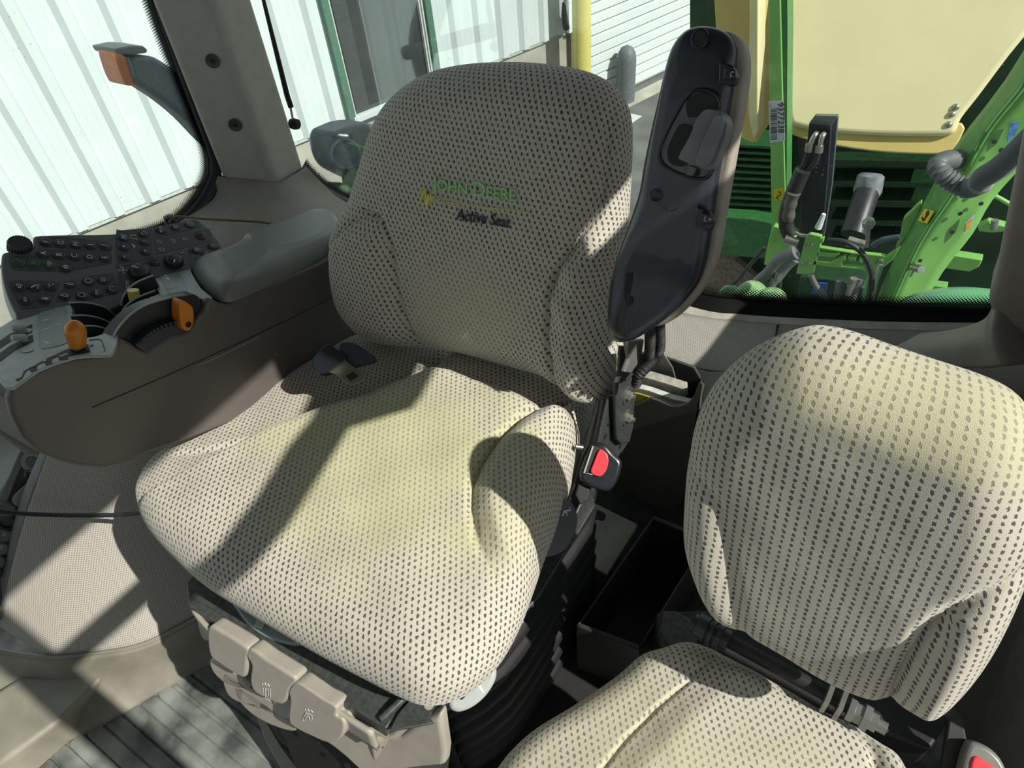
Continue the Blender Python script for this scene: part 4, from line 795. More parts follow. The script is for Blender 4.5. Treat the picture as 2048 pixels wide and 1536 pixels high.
for i, (a, b, r) in enumerate(((12, 1018, .017), (16, 1042, .013), (8, 1068, .0135), (3, 1094, .013), (-4, 1120, .013), (-14, 1142, .013))):
    mb = MB(); mb.lathe(pl_(a, b, 0), PNn, [(r, 0), (r, .010), (r*.85, .013), (r*.8, .013), (r*.75, .011 if i != 1 else .003), (0, .011 if i != 1 else .003)], 10 if i > 1 else 8)
    s = mb.build('power_socket', sock if i != 1 else btnm, spn); 
    if i in (2, 3, 4): m2 = MB(); m2.tube([pl_(a-3, b+4, .0115), pl_(a-1, b-4, .0115)], .0007, 5); m2.tube([pl_(a+1, b+5, .0115), pl_(a+3, b-3, .0115)], .0007, 5); m2.build('cap_mark', lgrey, s)
# black power cable
cb = tube('power_cable', [X(-30, 1016, -.60), X(10, 1024, -.585), X(60, 1028, -.56), X(150, 1031, -.50), X(230, 1030, -.43), X(282, 1026, -.36), X(330, 1015, -.30)], .0036, rub, None, 10)
tag(cb, 'thin black cable stretching from the side panel to the driver seat', 'cable')
# grab tube / moulded arm at left edge under the console
gb = thing('support_arm', 'dark tubular arm under the front tip of the console at the left edge', 'arm', X(10, 830, -.5))
tube('arm_tube', [X(-80, 770, -.50), X(-20, 805, -.48), X(40, 850, -.46), X(80, 880, -.455)], .026, trimd, gb, 20)
prism('arm_skirt', smooth(Xs([(-60, 830), (0, 845), (60, 868), (56, 876), (0, 872), (-60, 870)], -.5), 2), (-.02, 0, 0), trimd, gb, .003)
# moulded step box, lower left
bxt = [np.array(p) for p in Zs([(-60, 1420), (44, 1352), (100, 1352), (198, 1347), (207, 1354), (120, 1440), (9, 1520), (-60, 1570)], .075)]
bxb = [np.array(p) for p in Zs([(-60, 1450), (30, 1375), (100, 1368), (200, 1372), (214, 1380), (150, 1478), (60, 1560), (-40, 1640)], .0)]
bx = struct(MB().frustum(bxb, bxt).build('trim_6', floorb, None, .008))
mb = MB(); q = Z(54, 1528, .01)
clp = thing('floor_clip', 'small bright metal clip on the floor mat at the bottom left', 'clip', Z(58, 1526, .004))
MB().box(Z(58, 1524, .006), .022, .012, .004, ax=(rd, rn, (0, 0, 1))).build('clip_plate', steel, clp, .001)
MB().lathe(Z(54, 1524, .008), (0, 0, 1), [(.005, 0), (.005, .003), (0, .003)], 8).build('clip_screw', steel, clp)

# ---- right-hand rear pillar and its flared base
pe = [X(440, 352, -.785), X(552, 369, -.70), X(608, 336, -.72)]
pb0 = [np.array([p[0], p[1], .50]) for p in pe]; poly = [pb0[0], pb0[1], pb0[2], np.array([-.83, .66, .5]), np.array([-.83, .545, .5])]
pil = struct(MB().prism(poly, (0, 0, 1.2)).build('trim_7', mat('pillar_plastic', (.46, .445, .40), .5, bump=.3, bscale=1600, var=.05), None, .016, seg=5))
fN = _n(np.cross(pb0[1]-pb0[0], [0, 0, 1])); fN = fN*np.sign(fN.dot(CAM-pb0[0]))
for k, (a, b) in enumerate(((425, 122), (470, 250))):
    o = onp(a, b, pb0[0], fN, .002); cap = thing('trim_cap', ('upper' if k == 0 else 'lower')+' round dark screw cap on the grey pillar', 'cap', o, 'screw caps on the pillar')
    MB().lathe(o, fN, [(.0135, -.003), (.0135, .0008), (.0115, .0014), (.0095, .0004), (0, .0004)], 28).build('cap_rim', mat('cap_grey', (.06, .063, .06), .4), cap)
    MB().lathe(o, fN, [(.0045, .0004), (.0045, .0012), (0, .0012)], 6).build('cap_hole', blkm, cap)
tr2 = mat('base_trim', (.24, .22, .19), .52, bump=.3, bscale=1600, var=.05)
L1 = [X(436, 352, -.79), X(500, 362, -.742), X(552, 369, -.692), X(582, 352, -.70), X(609, 334, -.715)]
L2 = [X(418, 402, -.80), X(490, 398, -.72), X(555, 412, -.655), X(610, 398, -.66), X(665, 392, -.74)]
L3 = [X(350, 452, -.80), X(450, 478, -.67), X(540, 500, -.58), X(640, 480, -.57), X(740, 440, -.72)]
L4 = [X(250, 520, -.80), X(420, 580, -.60), X(560, 620, -.52), X(670, 600, -.48), X(800, 520, -.60)]
struct(loft('trim_8', [L1, L2, L3, L4], tr2, None, 8, 8, .006))
mb = MB(); mb.tube(smooth([p+np.array([.001, 0, .001]) for p in L1], 4, False), .0012, 6); struct(mb.build('trim_9', blkm))
# black gasket round the side window
gs = [(303, -60), (330, 40), (366, 140), (402, 235), (424, 292), (433, 330), (430, 362), (412, 398), (384, 432), (345, 458), (290, 476), (200, 500), (60, 560)]
G = [X(a, b, -.80) for a, b in gs]
struct(loft('trim_10', [[X(a+9, b+5, -.79) for a, b in gs], [X(a-9, b-4, -.80) for a, b in gs], [X(a-12, b-5, -.82) for a, b in gs]], mat('gasket', (.010, .010, .012), .45), None, 6, 5, .004))
fr1 = loft('window_1', [[X(a-12, b-5, -.815) for a, b in gs[:11]], [X(a-42, b-17, -.815) for a, b in gs[:11]]], frit('frit_dots', .034, .0045), None, 6, 4, 0); struct(fr1)
gls = glass('pane_glass')
struct(MB().prism([(-.822, -1.0, .2), (-.822, .60, .2), (-.822, .60, 1.8), (-.822, -1.0, 1.8)], (-.004, 0, 0)).build('window_2', gls))
struct(MB().prism([(-.80, .60, .25), (-.80, 1.02, .25), (-.80, 1.02, 1.8), (-.80, .60, 1.8)], (-.004, 0, 0)).build('window_3', gls))
# quarter window lower gasket + ledge
qs = [(606, 334), (630, 360), (660, 383), (700, 404), (760, 425), (840, 440)]
struct(loft('trim_11', [[X(a-6, b+14, -.765) for a, b in qs], [X(a, b, -.775) for a, b in qs], [X(a+2, b-6, -.79) for a, b in qs]], mat('gasket', (.010, .010, .012), .45), None, 5, 4, .003))
struct(loft('window_4', [[X(a+1, b-4, -.792) for a, b in qs], [X(a+10, b-24, -.792) for a, b in qs]], frit('frit_dots_b', .022), None, 5, 3, 0))
struct(loft('trim_12', [[X(a-30, b+75, -.70) for a, b in qs], [X(a-14, b+34, -.74) for a, b in qs], [X(a-6, b+13, -.766) for a, b in qs]], tr2, None, 5, 4, .004))
# gas strut
gst = thing('gas_strut', 'slim black gas strut hanging beside the grey pillar', 'strut', X(590, 250, -.77))
MB().tube([X(512, -60, -.77), X(574, 190, -.77), X(582, 214, -.77)], [.0035, .0065, .0065], 12).build('strut_tube', blk, gst)
MB().tube([X(576, 190, -.77), X(586, 240, -.77)], .0025, 8).build('strut_rod', steel, gst)
MB().lathe(X(589, 248, -.77), (1, .2, 0), [(0, -.012), (.011, -.010), (.013, 0), (.011, .010), (0, .012)], 14).build('strut_ball_joint', blkm, gst)

# ---- rear: window band, ledge, perforated shelf, trim
ga = [(1240, 560), (1400, 606), (1480, 616), (1560, 622), (1680, 628), (1800, 632), (1990, 634)]
gb_ = mat('gasket_rear', (.004, .004, .005), .6, spec=.15)
e0 = Zs(ga, .366); z_in = .36
e1 = Zs([(a, b+14) for a, b in ga], .358)
struct(loft('trim_13', [[p+np.array([0, .012, .012]) for p in e0], e0, e1], gb_, None, 6, 4, .004))
struct(loft('trim_14', [e1, Zs([(1235, 605), (1395, 634), (1475, 644), (1556, 651), (1680, 659), (1800, 664), (1990, 668)], .35)], mat('ledge_trim', (.38, .37, .325), .5, var=.18, nscale=30), None, 6, 4, .005))
yw = _n(e0[5]-e0[1]); yw[2] = 0; yw = _n(yw); wn = np.array([-yw[1], yw[0], 0])     # wn points backwards out of the cab
e0c = [p+wn*.012+np.array([0, 0, .004]) for p in e0]
def up(ps, h): return [p+np.array([0, 0, h])+wn*(.0) for p in ps]
fr = loft('window_5', [up(e0c, .0), up(e0c, .042)], frit('frit_dots_c', .040, .0066), None, 6, 3, 0); struct(fr)
gw0 = e0c[1]-yw*.10; gw1 = e0c[1]+yw*.66
struct(MB().prism([gw0+wn*.006+[0, 0, -.05], gw1+wn*.006+[0, 0, -.05], gw1+wn*.006+[0, 0, 1.4], gw0+wn*.006+[0, 0, 1.4]], wn*.004).build('window_6', gls))
gq = np.array([-.80, 1.02, .25]); g0 = np.array([gw0[0], gw0[1], .25]); nq = _n(np.cross(g0-gq, [0, 0, 1])); struct(MB().prism([gq, g0, g0+[0, 0, 1.55], gq+[0, 0, 1.55]], nq*.004).build('window_7', gls))
gw0 = e0c[1]-yw*1.0
struct(MB().prism([gw0+wn*.03+[0, 0, -.45], gw1+wn*.03+[0, 0, -.45], gw1+wn*.03+[0, 0, -.03], gw0+wn*.03+[0, 0, -.03]], wn*.02).build('wall_back', tr2))
s0 = Zs([(1200, 606), (1290, 620), (1395, 636), (1475, 646), (1553, 652)], .352); s1 = Zs([(1200, 670), (1300, 690), (1400, 705), (1480, 705), (1545, 690)], .338); s2 = Zs([(1200, 700), (1300, 716), (1390, 738), (1470, 745), (1530, 720)], .325)
struct(loft('trim_15', [s0, s1, s2], perf2, None, 6, 6, .006))
s3 = Zs([(1388, 736), (1430, 745), (1500, 735), (1560, 720)], .325); s4 = Zs([(1400, 780), (1430, 790), (1490, 790), (1560, 790)], .30); s5 = Ys([(1398, 900), (1430, 900), (1490, 900), (1560, 900)], .47); s6 = Ys([(1375, 1050), (1420, 1060), (1490, 1060), (1560, 1060)], .44)
struct(loft('trim_16', [s3, s4, s5, s6], perf2, None, 6, 6, .006))
s7 = Zs([(1558, 652), (1680, 660), (1800, 665), (1880, 664), (1950, 655)], .352); s8 = Zs([(1548, 690), (1680, 700), (1800, 715), (1930, 725), (2070, 740)], .335); s9 = Zs([(1540, 780), (1680, 790), (1800, 800), (1950, 810), (2120, 830)], .30); s10 = Zs([(1540, 900), (1680, 900), (1800, 900), (1950, 900), (2150, 920)], .20)
struct(loft('trim_17', [s7, s8, s9, s10], tr2, None, 8, 8, .006))
# left rear pillar
lp = [(2110, -40), (2062, 180), (2048, 262), (2026, 380), (2006, 480), (1990, 560), (1972, 612), (2000, 655), (2060, 690), (2200, 720), (2300, 400), (2300, -40)]
struct(prism('trim_18', Ys(lp, .74), (.0, .10, .0), mat('pillar_left', (.33, .30, .27), .5, bump=.4, bscale=1600, var=.05), None, .018, seg=5))
f0 = Ys([(2040, 560), (1990, 605), (1965, 640), (1900, 660), (1840, 666)], .762); f1 = Ys([(2030, 640), (1990, 660), (1960, 680), (1880, 690), (1800, 688)], .70); f2 = Ys([(2060, 720), (2020, 730), (1960, 735), (1860, 725), (1760, 705)], .66)
f0[0], f1[0], f2[0] = Y(2030, 560, .78), Y(2060, 640, .78), Y(2120, 720, .78)
struct(loft('trim_19', [f0, f1, f2], tr2, None, 6, 6, .006))
# left side wall low behind the passenger seat
w0 = [X(1880, 1250, .80), X(1960, 1250, .86), X(2100, 1250, .90)]; w1 = [X(1860, 1400, .82), X(1960, 1400, .88), X(2120, 1400, .92)]; w2 = [X(1850, 1560, .86), X(1960, 1570, .90), X(2130, 1580, .94)]
struct(loft('wall_left', [w0, w1, w2], dotted('perforated_dark', (.15, .14, .125)), None, 6, 6, .006))

# ---- storage pocket behind the driver seat, with papers
pkt = thing('storage_pocket', 'dark moulded storage pocket holding papers behind the driver seat', 'storage pocket', Y(1300, 1000, .44))
pm = mat('pocket_plastic', (.080, .078, .068), .5, bump=.15, var=.06)
fp = [(1225, 812), (1262, 812), (1285, 806), (1302, 796), (1320, 802), (1340, 811), (1358, 813), (1374, 808), (1386, 796), (1396, 770), (1402, 762), (1400, 850), (1388, 940), (1372, 1000), (1350, 1020), (1325, 1022), (1260, 990), (1200, 965), (1190, 900)]
prism('pocket_front', Ys(fp, .42), (0, .008, 0), pm, pkt, .003)
pbk_ = Ys([(1200, 690), (1330, 715), (1388, 735), (1404, 762), (1400, 850), (1372, 960), (1200, 940)], .52)
prism('pocket_back', pbk_, (0, .006, 0), mat('pocket_dark', (.045, .045, .04), .6), pkt, .002)
A1, A2 = Y(1400, 765, .42), Y(1404, 765, .52); MB().prism([A1, A2, A2+[0, 0, -.25], A1+[0, 0, -.25]], (.006, 0, 0)).build('pocket_side', pm, pkt, .002)
papm = mat('paper_stack', (.55, .56, .54), .8, var=.12, nscale=90)
def sheet(name, px, y, dy, m, label, cat, grp=None):
    o = prism(name, Ys(px, y), (0, dy, 0), m, None, .001); return tag(o, label, cat, grp)
sheet('paper_bundle', [(1262, 772), (1300, 782), (1345, 798), (1380, 806), (1370, 830), (1320, 830), (1260, 830)], .445, .012, papm, 'white papers standing in the storage pocket', 'papers')
sheet('grey_booklet', [(1282, 752), (1330, 766), (1367, 778), (1369, 800), (1340, 830), (1270, 830), (1268, 765)], .468, .02, mat('old_paper', (.34, .33, .29), .8, var=.2, nscale=90), 'worn grey booklet behind the white papers', 'booklet')
sheet('yellow_booklet', [(1255, 784), (1278, 788), (1304, 796), (1290, 830), (1250, 830)], .434, .004, mat('yellow_cover', (.34, .29, .045), .6), 'yellow booklet in front of the white papers', 'booklet')
sheet('plastic_sleeve', [(1300, 715), (1325, 705), (1345, 735), (1356, 775), (1355, 810), (1280, 800), (1282, 750)], .50, .003, mat('sleeve', (.15, .15, .14), .3), 'cloudy plastic sleeve at the back of the storage pocket', 'sleeve')
# ---- open tray on the floor
tray = thing('storage_tray', 'black open tray on the floor between the two seats', 'tray', Z(1280, 1180, 0))
cs = Zs([(1152, 1252), (1308, 1030), (1418, 1075), (1278, 1300)], .20); tm = mat('tray_plastic', (.030, .030, .028), .5, bump=.15)
cc = sum(cs)/4
mb = MB()
for i in range(4):
    p, q = cs[i], cs[(i+1) % 4]; pi_, qi = p+(cc-p)*.07, q+(cc-q)*.07; mb.frustum([p, q, qi, pi_], [v+np.array([0, 0, -.16]) for v in (p, q, qi, pi_)])
mb.build('tray_wall', tm, tray, .002)
MB().prism([v+np.array([0, 0, -.16]) for v in cs], (0, 0, -.004)).build('tray_bottom', blkm, tray)
bd = prism('floor_board', smooth(Zs([(1182, 1002), (1276, 1048), (1270, 1060), (1214, 1150), (1160, 1122), (1150, 1060)], .12), 1), (0, 0, -.01), mat('pale_board', (.34, .33, .29), .7, var=.12, nscale=20), None, .002)
tag(bd, 'pale flat board on the floor behind the seat belt buckle', 'board')
prism('oil_stain', smooth(Zs([(1178, 1022), (1196, 1020), (1212, 1030), (1206, 1042), (1190, 1040), (1186, 1070), (1176, 1095), (1170, 1075)], .1203), 3), (0, 0, -.0008), blkm, bd)
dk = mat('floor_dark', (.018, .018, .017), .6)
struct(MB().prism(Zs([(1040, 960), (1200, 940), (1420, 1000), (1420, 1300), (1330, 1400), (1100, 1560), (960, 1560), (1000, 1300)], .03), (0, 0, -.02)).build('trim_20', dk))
cup = prism('floor_bracket', smooth(Zs([(1322, 1222), (1310, 1240), (1316, 1300), (1345, 1330), (1400, 1330), (1400, 1250)], .24), 2), (0, 0, -.10), tm, None, .006); tag(cup, 'black moulded bracket under the passenger seat hinge', 'bracket')

# ---- upper cab frame on the door side and roof (out of view; outlines follow the shadows, some pieces added for shade)
frm = trim; xf = .9
def yz(ps, name): return struct(MB().prism([(xf, a, b) for a, b in ps], (.03, 0, 0)).build(name, frm, None, .004))
yz([(-.515, .3), (-.440, .3), (-.440, 1.75), (-.515, 1.75)], 'door_1')
yz([(-.45, 1.445), (-.26, 1.443), (-.19, 1.450), (-.127, 1.465), (-.036, 1.490), (-.007, 1.468), (.032, 1.438), (.06, 1.44), (.15, 1.465), (.26, 1.505), (.40, 1.52), (.9, 1.52), (.9, 1.80), (.03, 1.80), (.03, 1.555), (-.05, 1.524), (-.098, 1.517), (-.18, 1.494), (-.25, 1.481), (-.45, 1.481)], 'trim_21')
yz([(.14, 1.30), (.6, 1.30), (.6, 1.435), (.14, 1.435)], 'shade_bar')  # unseen bar added to shade a band of the driver backrest
yz([(.05, .25), (1.0, .25), (1.0, .93), (.05, .93)], 'shade_panel')  # unseen panel added to keep sun off the tray and pocket
yz([(-1.2, 1.675), (.05, 1.675), (.05, 1.80), (-1.2, 1.80)], 'trim_22')
struct(MB().box((.05, -.1, 1.80), 1.76, 2.4, .05).build('ceiling', frm))
struct(MB().box((.05, -1.32, .5), 1.76, .04, 1.0).build('shade_front_wall', trimd)); struct(MB().box((.05, -1.32, 1.65), 1.76, .04, .26).build('shade_front_box', trimd))  # unseen cab front, added to cut the sky light from ahead
struct(MB().box((.9, .1, .12), .03, 2.2, .30).build('door_2', frm))
# ================================================================ OUTSIDE
gm = mat('asphalt', (.12, .125, .12), .9, var=.25, nscale=3, bump=.6, bscale=120)
g = MB().box((2, 8, -1.97), 40, 40, .1).build('ground', gm); struct(g)
WA = np.array([-4.15, 1.5, -1.0]); WD = _n([.309, .951, 0]); WN = np.array([WD[1], -WD[0], 0])
def wp(s, z, h=0.0): q = WA+WD*s+WN*h; return np.array([q[0], q[1], z])
def wx(px, py, h=0.0): return onp(px, py, WA, WN, h)
def ws(px, py): q = onp(px, py, WA, WN); return (q-WA).dot(WD), q[2]
bld = thing('metal_building', 'white ribbed metal building with a window and a garage door outside', 'building', wp(3, -1.92))
white = mat('white_cladding', (.64, .72, .715), .5, var=.03, nscale=3); concr = mat('concrete_base', (.40, .39, .33), .85, var=.14, nscale=5, bump=.4, bscale=60)
def cladding(sa, sb_, z0, z1, nm='wall_cladding'):
    prof = []; s = sa; k = math.floor((sa-.31)/.25)
    xs = []
    while True:
        c = .31+.25*k; k += 1
        if c-.07 > sb_: break
        for ds, h in ((-.062, 0), (-.026, .034), (.026, .034), (.040, 0), (.085, 0), (.095, .0018), (.105, 0), (.145, 0), (.155, .0018), (.165, 0)):
            q = c+ds
            if sa <= q <= sb_: xs.append((q, h))
    xs = [(sa, 0)]+xs+[(sb_, 0)]; v = []; f = []
    for q, h in xs: v += [wp(q, z0, h), wp(q, z1, h)]
    for i in range(len(xs)-1): f.append((2*i, 2*i+2, 2*i+3, 2*i+1))
    o = MB().add(v, f).build(nm, white, bld, sm=False); md = o.modifiers.new('s', 'SOLIDIFY'); md.thickness = .01; md.offset = 0; return o
w0_, w1_, wt, wb = 2.19, 3.05, .9, -.97
cladding(-4, 2.19, -1.0, 2.2); cladding(3.02, 4.56, -1.0, 2.2); cladding(2.19, 3.02, .8, 2.2)
MB().prism([wp(-4, -1.0, .012), wp(2.16, -1.0, .012), wp(2.16, -1.015, .02), wp(-4, -1.015, .02)], WN*.004).build('base_flashing', mat('flashing', (.30, .34, .30), .5), bld)
MB().prism([wp(3.05, -1.0, .012), wp(4.58, -1.0, .012), wp(4.58, -1.015, .02), wp(3.05, -1.015, .02)], WN*.004).build('base_flashing', mat('flashing', (.3, .34, .3), .5), bld)
MB().prism([wp(-4, -1.03, .0), wp(4.7, -1.03, .0), wp(4.7, -1.95, .0), wp(-4, -1.95, .0)], WN*-.2).build('foundation', concr, bld)
gtr = mat('green_trim', (.085, .19, .135), .5)
for s in (2.17, 3.04): MB().box(wp(s, -.1, .03), .055, .05, 1.9, ax=(WD, WN, (0, 0, 1))).build('window_trim', gtr, bld)
MB().box(wp(2.6, -1.0, .035), .84, .05, .05, ax=(WD, WN, (0, 0, 1))).build('window_sill', white, bld, .004)
for s in (2.21, 2.97, 2.995): MB().box(wp(s, -.1, .02), .014, .03, 1.8, ax=(WD, WN, (0, 0, 1))).build('window_frame', mat('frame_white', (.62, .66, .62), .5), bld, .002)
wg = mat('dark_window_glass', (.030, .034, .034), .12, var=.3, nscale=1.5, spec=.8)
MB().box(wp(2.6, -.05, .0), .80, .01, 1.86, ax=(WD, WN, (0, 0, 1))).build('window_pane', wg, bld)
MB().box(wp(2.30, -.05, .008), .12, .004, 1.8, ax=(WD, WN, (0, 0, 1))).build('window_blind', mat('blind', (.05, .06, .058), .6), bld)
MB().box(wp(4.66, -.2, .02), .10, .06, 3.4, ax=(WD, WN, (0, 0, 1))).build('corner_trim', mat('corner_brown', (.15, .13, .105), .7), bld)
MB().box(wp(4.60, .3, .05), .05, .03, 2.6, ax=(WD, WN, (0, 0, 1))).build('corner_flashing', white, bld)
mb = MB(); z = -1.90
while z < 1.8:
    for (a, b, h) in ((0, .02, .0), (.02, .10, .012), (.10, .12, .0), (.12, .2, .012)):
        if h: mb.box(wp(6.4, z+(a+b)/2, -.10+h/2), 3.4, h, b-a-.004, ax=(WD, WN, (0, 0, 1)))
    z += .2
mb.box(wp(6.4, 0, -.12), 3.4, .03, 3.8, ax=(WD, WN, (0, 0, 1)))
mb.build('garage_door', mat('door_white', (.62, .68, .67), .5, var=.03), bld, .003, seg=2)
hg = thing('corner_pipe', 'dark vertical fitting at the corner of the white building', 'pipe', wp(4.62, -.9, .06)); MB().tube([wx(1127, 5, .08), wx(1129, 30, .08), wx(1133, 58, .08)], [.012, .03, .03], 12).build('pipe', mat('pipe_dark', (.03, .035, .035), .5), hg)
yl = mat('safety_yellow', (.60, .54, .16), .45, var=.06)
yb0 = wx(1164, 134, .30); yp = MB().lathe(np.array([yb0[0], yb0[1], -1.92]), (0, 0, 1), [(.085, 0), (.085, 2.9), (.07, 2.96), (.03, 2.99), (0, 3.0)], 28).build('yellow_post', yl); tag(yp, 'tall yellow steel post in front of the garage door', 'post')
gb2 = onp(1251, 185, WA, WN, .05); gy = MB().lathe(np.array([gb2[0], gb2[1], -1.912]), (0, 0, 1), [(.10, 0), (.10, .42), (.09, .49), (.06, .54), (0, .57)], 26).build('shadow_post', mat('shadow_post_grey', (.12, .14, .15), .6)); tag(gy, 'added short round-topped grey post standing in for a shadow on the garage door', 'shadow_post')  # post added to stand in for a dark shadow on the door
pl2 = [Z(a, b, -1.917) for a, b in [(1222, 270), (1250, 224), (1284, 232), (1240, 262)]]
o = prism('painted_line', pl2, (0, 0, -.003), mat('line_paint', (.55, .56, .52), .8)); tag(o, 'patch of white paint on the asphalt', 'paint')
o = prism('concrete_apron', [wp(4.8, -1.915, .0), wp(8, -1.915, .0), wp(8, -1.915, .20), wp(4.8, -1.915, .20)], (0, 0, -.03), concr); tag(o, 'pale concrete strip along the foot of the garage door', 'apron')

# ---- indicator arm outside the right window
ind = thing('indicator_arm', 'curved grey bracket with an orange marker light seen through the side window', 'marker light', X(300, 150, -1.2))
gi = mat('indicator_grey', (.22, .25, .26), .5, var=.1)
def xi(a, b): return X(a, b, -1.2)
prism('arm', smooth([xi(a, b) for a, b in [(262, 118), (300, 112), (330, 125), (372, 158), (440, 230), (470, 330), (420, 290), (372, 240), (330, 205), (290, 178), (268, 160)]], 3), (-.06, 0, 0), gi, ind, .012)
MB().tube([X(448, 240, -1.22), X(480, 255, -.845)], .022, 14).build('arm_root', gi, ind)
prism('lamp_hood', ([xi(a, b) for a, b in [(229, 98), (262, 91), (287, 92), (296, 99), (295, 106), (270, 109), (236, 110)]]), (-.09, 0, 0), mat('hood_grey', (.24, .27, .26), .45), ind, .006)
prism('marker_lens', smooth([xi(a, b) for a, b in [(231, 103), (248, 112), (255, 116), (262, 135), (276, 168), (262, 172), (252, 168), (240, 140)]], 2), (-.07, 0, 0), mat('orange_lens', (.85, .30, .13), .3), ind, .005)
prism('lens_edge', [X(a, b, -1.195) for a, b in [(254, 114), (259, 114), (272, 150), (280, 168), (274, 170), (264, 150)]], (-.02, 0, 0), gi, ind, .002)
# ---- work lamp on the fender
wl = thing('work_lamp', 'grey round work lamp standing outside the rear side window', 'work lamp', X(705, 300, -.98))
def xw(a, b, x=-.98): return X(a, b, x)
wlg = mat('lamp_grey', (.10, .13, .15), .45, var=.1)
prism('lamp_body', smooth([xw(a, b) for a, b in [(668, 272), (690, 258), (712, 250), (745, 248), (775, 262), (780, 300), (765, 345), (735, 365), (700, 352), (680, 338), (668, 310)]], 3), (-.10, 0, 0), wlg, wl, .02, seg=4)
ln = _n([.7, -.6, .2]); lc = xw(692, 308, -.95)
MB().lathe(lc, ln, [(.045, -.02), (.045, .006), (.040, .010), (.036, .004), (0, .006)], 30).build('lamp_lens', mat('lamp_glass', (.16, .21, .24), .15, spec=.8), wl)
prism('lamp_bracket', [xw(a, b, -.97) for a, b in [(700, 340), (712, 343), (722, 372), (705, 378)]], (-.04, 0, 0), mat('jd_green_dark', (.03, .16, .05), .4), wl, .003)
fgreen = mat('fender_green', (.045, .25, .065), .25, var=.05, coat=.5)
fd = MB(); 
o = loft('fender', [[X(610, 372, -1.0), X(690, 372, -1.02), X(760, 395, -1.06), X(860, 420, -1.1)], [X(600, 395, -.92), X(690, 400, -.93), X(760, 425, -.95), X(860, 450, -.98)], [X(600, 440, -.86), X(690, 445, -.86), X(760, 460, -.86), X(860, 480, -.86)]], fgreen, None, 6, 5, .01); tag(o, 'green fender edge below the round work lamp', 'fender')

# ================================================================ BALER behind the rear window
bal = thing('baler', 'green and yellow hay baler parked close behind the rear window', 'baler', (.4, 2.6, -1.92))
yb = mat('baler_yellow', (.76, .69, .40), .42, var=.04, nscale=4, coat=.1); yb2 = mat('baler_yellow_shaded', (.62, .49, .17), .42, var=.04, nscale=4)
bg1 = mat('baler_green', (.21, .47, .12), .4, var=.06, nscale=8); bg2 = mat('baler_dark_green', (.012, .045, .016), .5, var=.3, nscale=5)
bdk = mat('baler_black', (.022, .024, .030), .45, var=.2); hos = mat('hose_grey', (.13, .14, .145), .5, var=.08); hob = mat('hose_black', (.022, .022, .024), .5)
yN = _n([.12, -.90, .42]); yO = np.array(Y(1740, 290, 2.55))
def bp(a, b, h=0): return onp(a, b, yO, yN, h)
pnl = prism('yellow_hood', smooth([bp(a, b) for a, b in [(1574, -160), (1574, 60), (1574, 200), (1578, 240), (1590, 252), (1640, 262), (1740, 270), (1850, 272), (1900, 270), (1915, 258), (1924, 236), (1960, 190), (2020, 110), (2090, 20), (2110, -60), (2050, -170), (1800, -180)]], 3), yN*-.06, yb, bal, .02, seg=4); pnl['label'] = 'large pale yellow hood panel'
prism('hood_lip', smooth([bp(a, b, -.03) for a, b in [(1576, 235), (1580, 262), (1592, 272), (1640, 286), (1740, 302), (1840, 308), (1900, 306), (1914, 290), (1924, 245), (1800, 262), (1650, 252)]], 3), yN*-.10, yb2, bal, .02, seg=4)  # shade under the hood edge is put into the deeper yellow
for a, b in ((1912, 214), (1904, 228), (1898, 249)): MB().lathe(bp(a, b, .001), yN, [(.013, -.002), (.012, .004), (.008, .008), (0, .009)], 12).build('rivet', steel, bal)
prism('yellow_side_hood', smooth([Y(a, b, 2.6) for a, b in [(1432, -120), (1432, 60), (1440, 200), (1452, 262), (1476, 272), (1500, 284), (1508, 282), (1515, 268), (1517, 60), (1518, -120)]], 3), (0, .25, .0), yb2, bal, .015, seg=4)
prism('hood_fold', [Y(a, b, 2.58) for a, b in [(1500, -120), (1518, -120), (1516, 262), (1507, 280), (1497, 230)]], (.0, .1, 0), yb, bal, .006)
# dark body with ribs
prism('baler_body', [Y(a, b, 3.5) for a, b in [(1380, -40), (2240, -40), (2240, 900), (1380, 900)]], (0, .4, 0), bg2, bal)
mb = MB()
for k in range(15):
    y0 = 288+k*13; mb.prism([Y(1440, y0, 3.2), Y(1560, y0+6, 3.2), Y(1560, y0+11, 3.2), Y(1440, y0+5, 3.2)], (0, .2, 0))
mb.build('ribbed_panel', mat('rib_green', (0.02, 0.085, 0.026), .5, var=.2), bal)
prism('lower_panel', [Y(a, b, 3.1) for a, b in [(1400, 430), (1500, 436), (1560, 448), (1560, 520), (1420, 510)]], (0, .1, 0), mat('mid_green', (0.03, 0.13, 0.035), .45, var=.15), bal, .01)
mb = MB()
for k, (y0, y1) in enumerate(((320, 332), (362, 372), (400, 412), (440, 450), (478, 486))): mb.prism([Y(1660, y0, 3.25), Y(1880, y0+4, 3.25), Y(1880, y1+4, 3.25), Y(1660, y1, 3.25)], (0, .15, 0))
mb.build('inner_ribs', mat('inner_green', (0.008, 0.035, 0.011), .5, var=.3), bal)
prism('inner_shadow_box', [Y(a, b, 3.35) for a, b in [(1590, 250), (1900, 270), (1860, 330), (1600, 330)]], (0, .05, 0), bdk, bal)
prism('soil', [Y(a, b, 3.3) for a, b in [(1380, 510), (1470, 520), (1560, 600), (1560, 700), (1380, 700)]], (0, .05, 0), mat('soil_brown', (.14, .115, .09), .9, var=.3), bal)
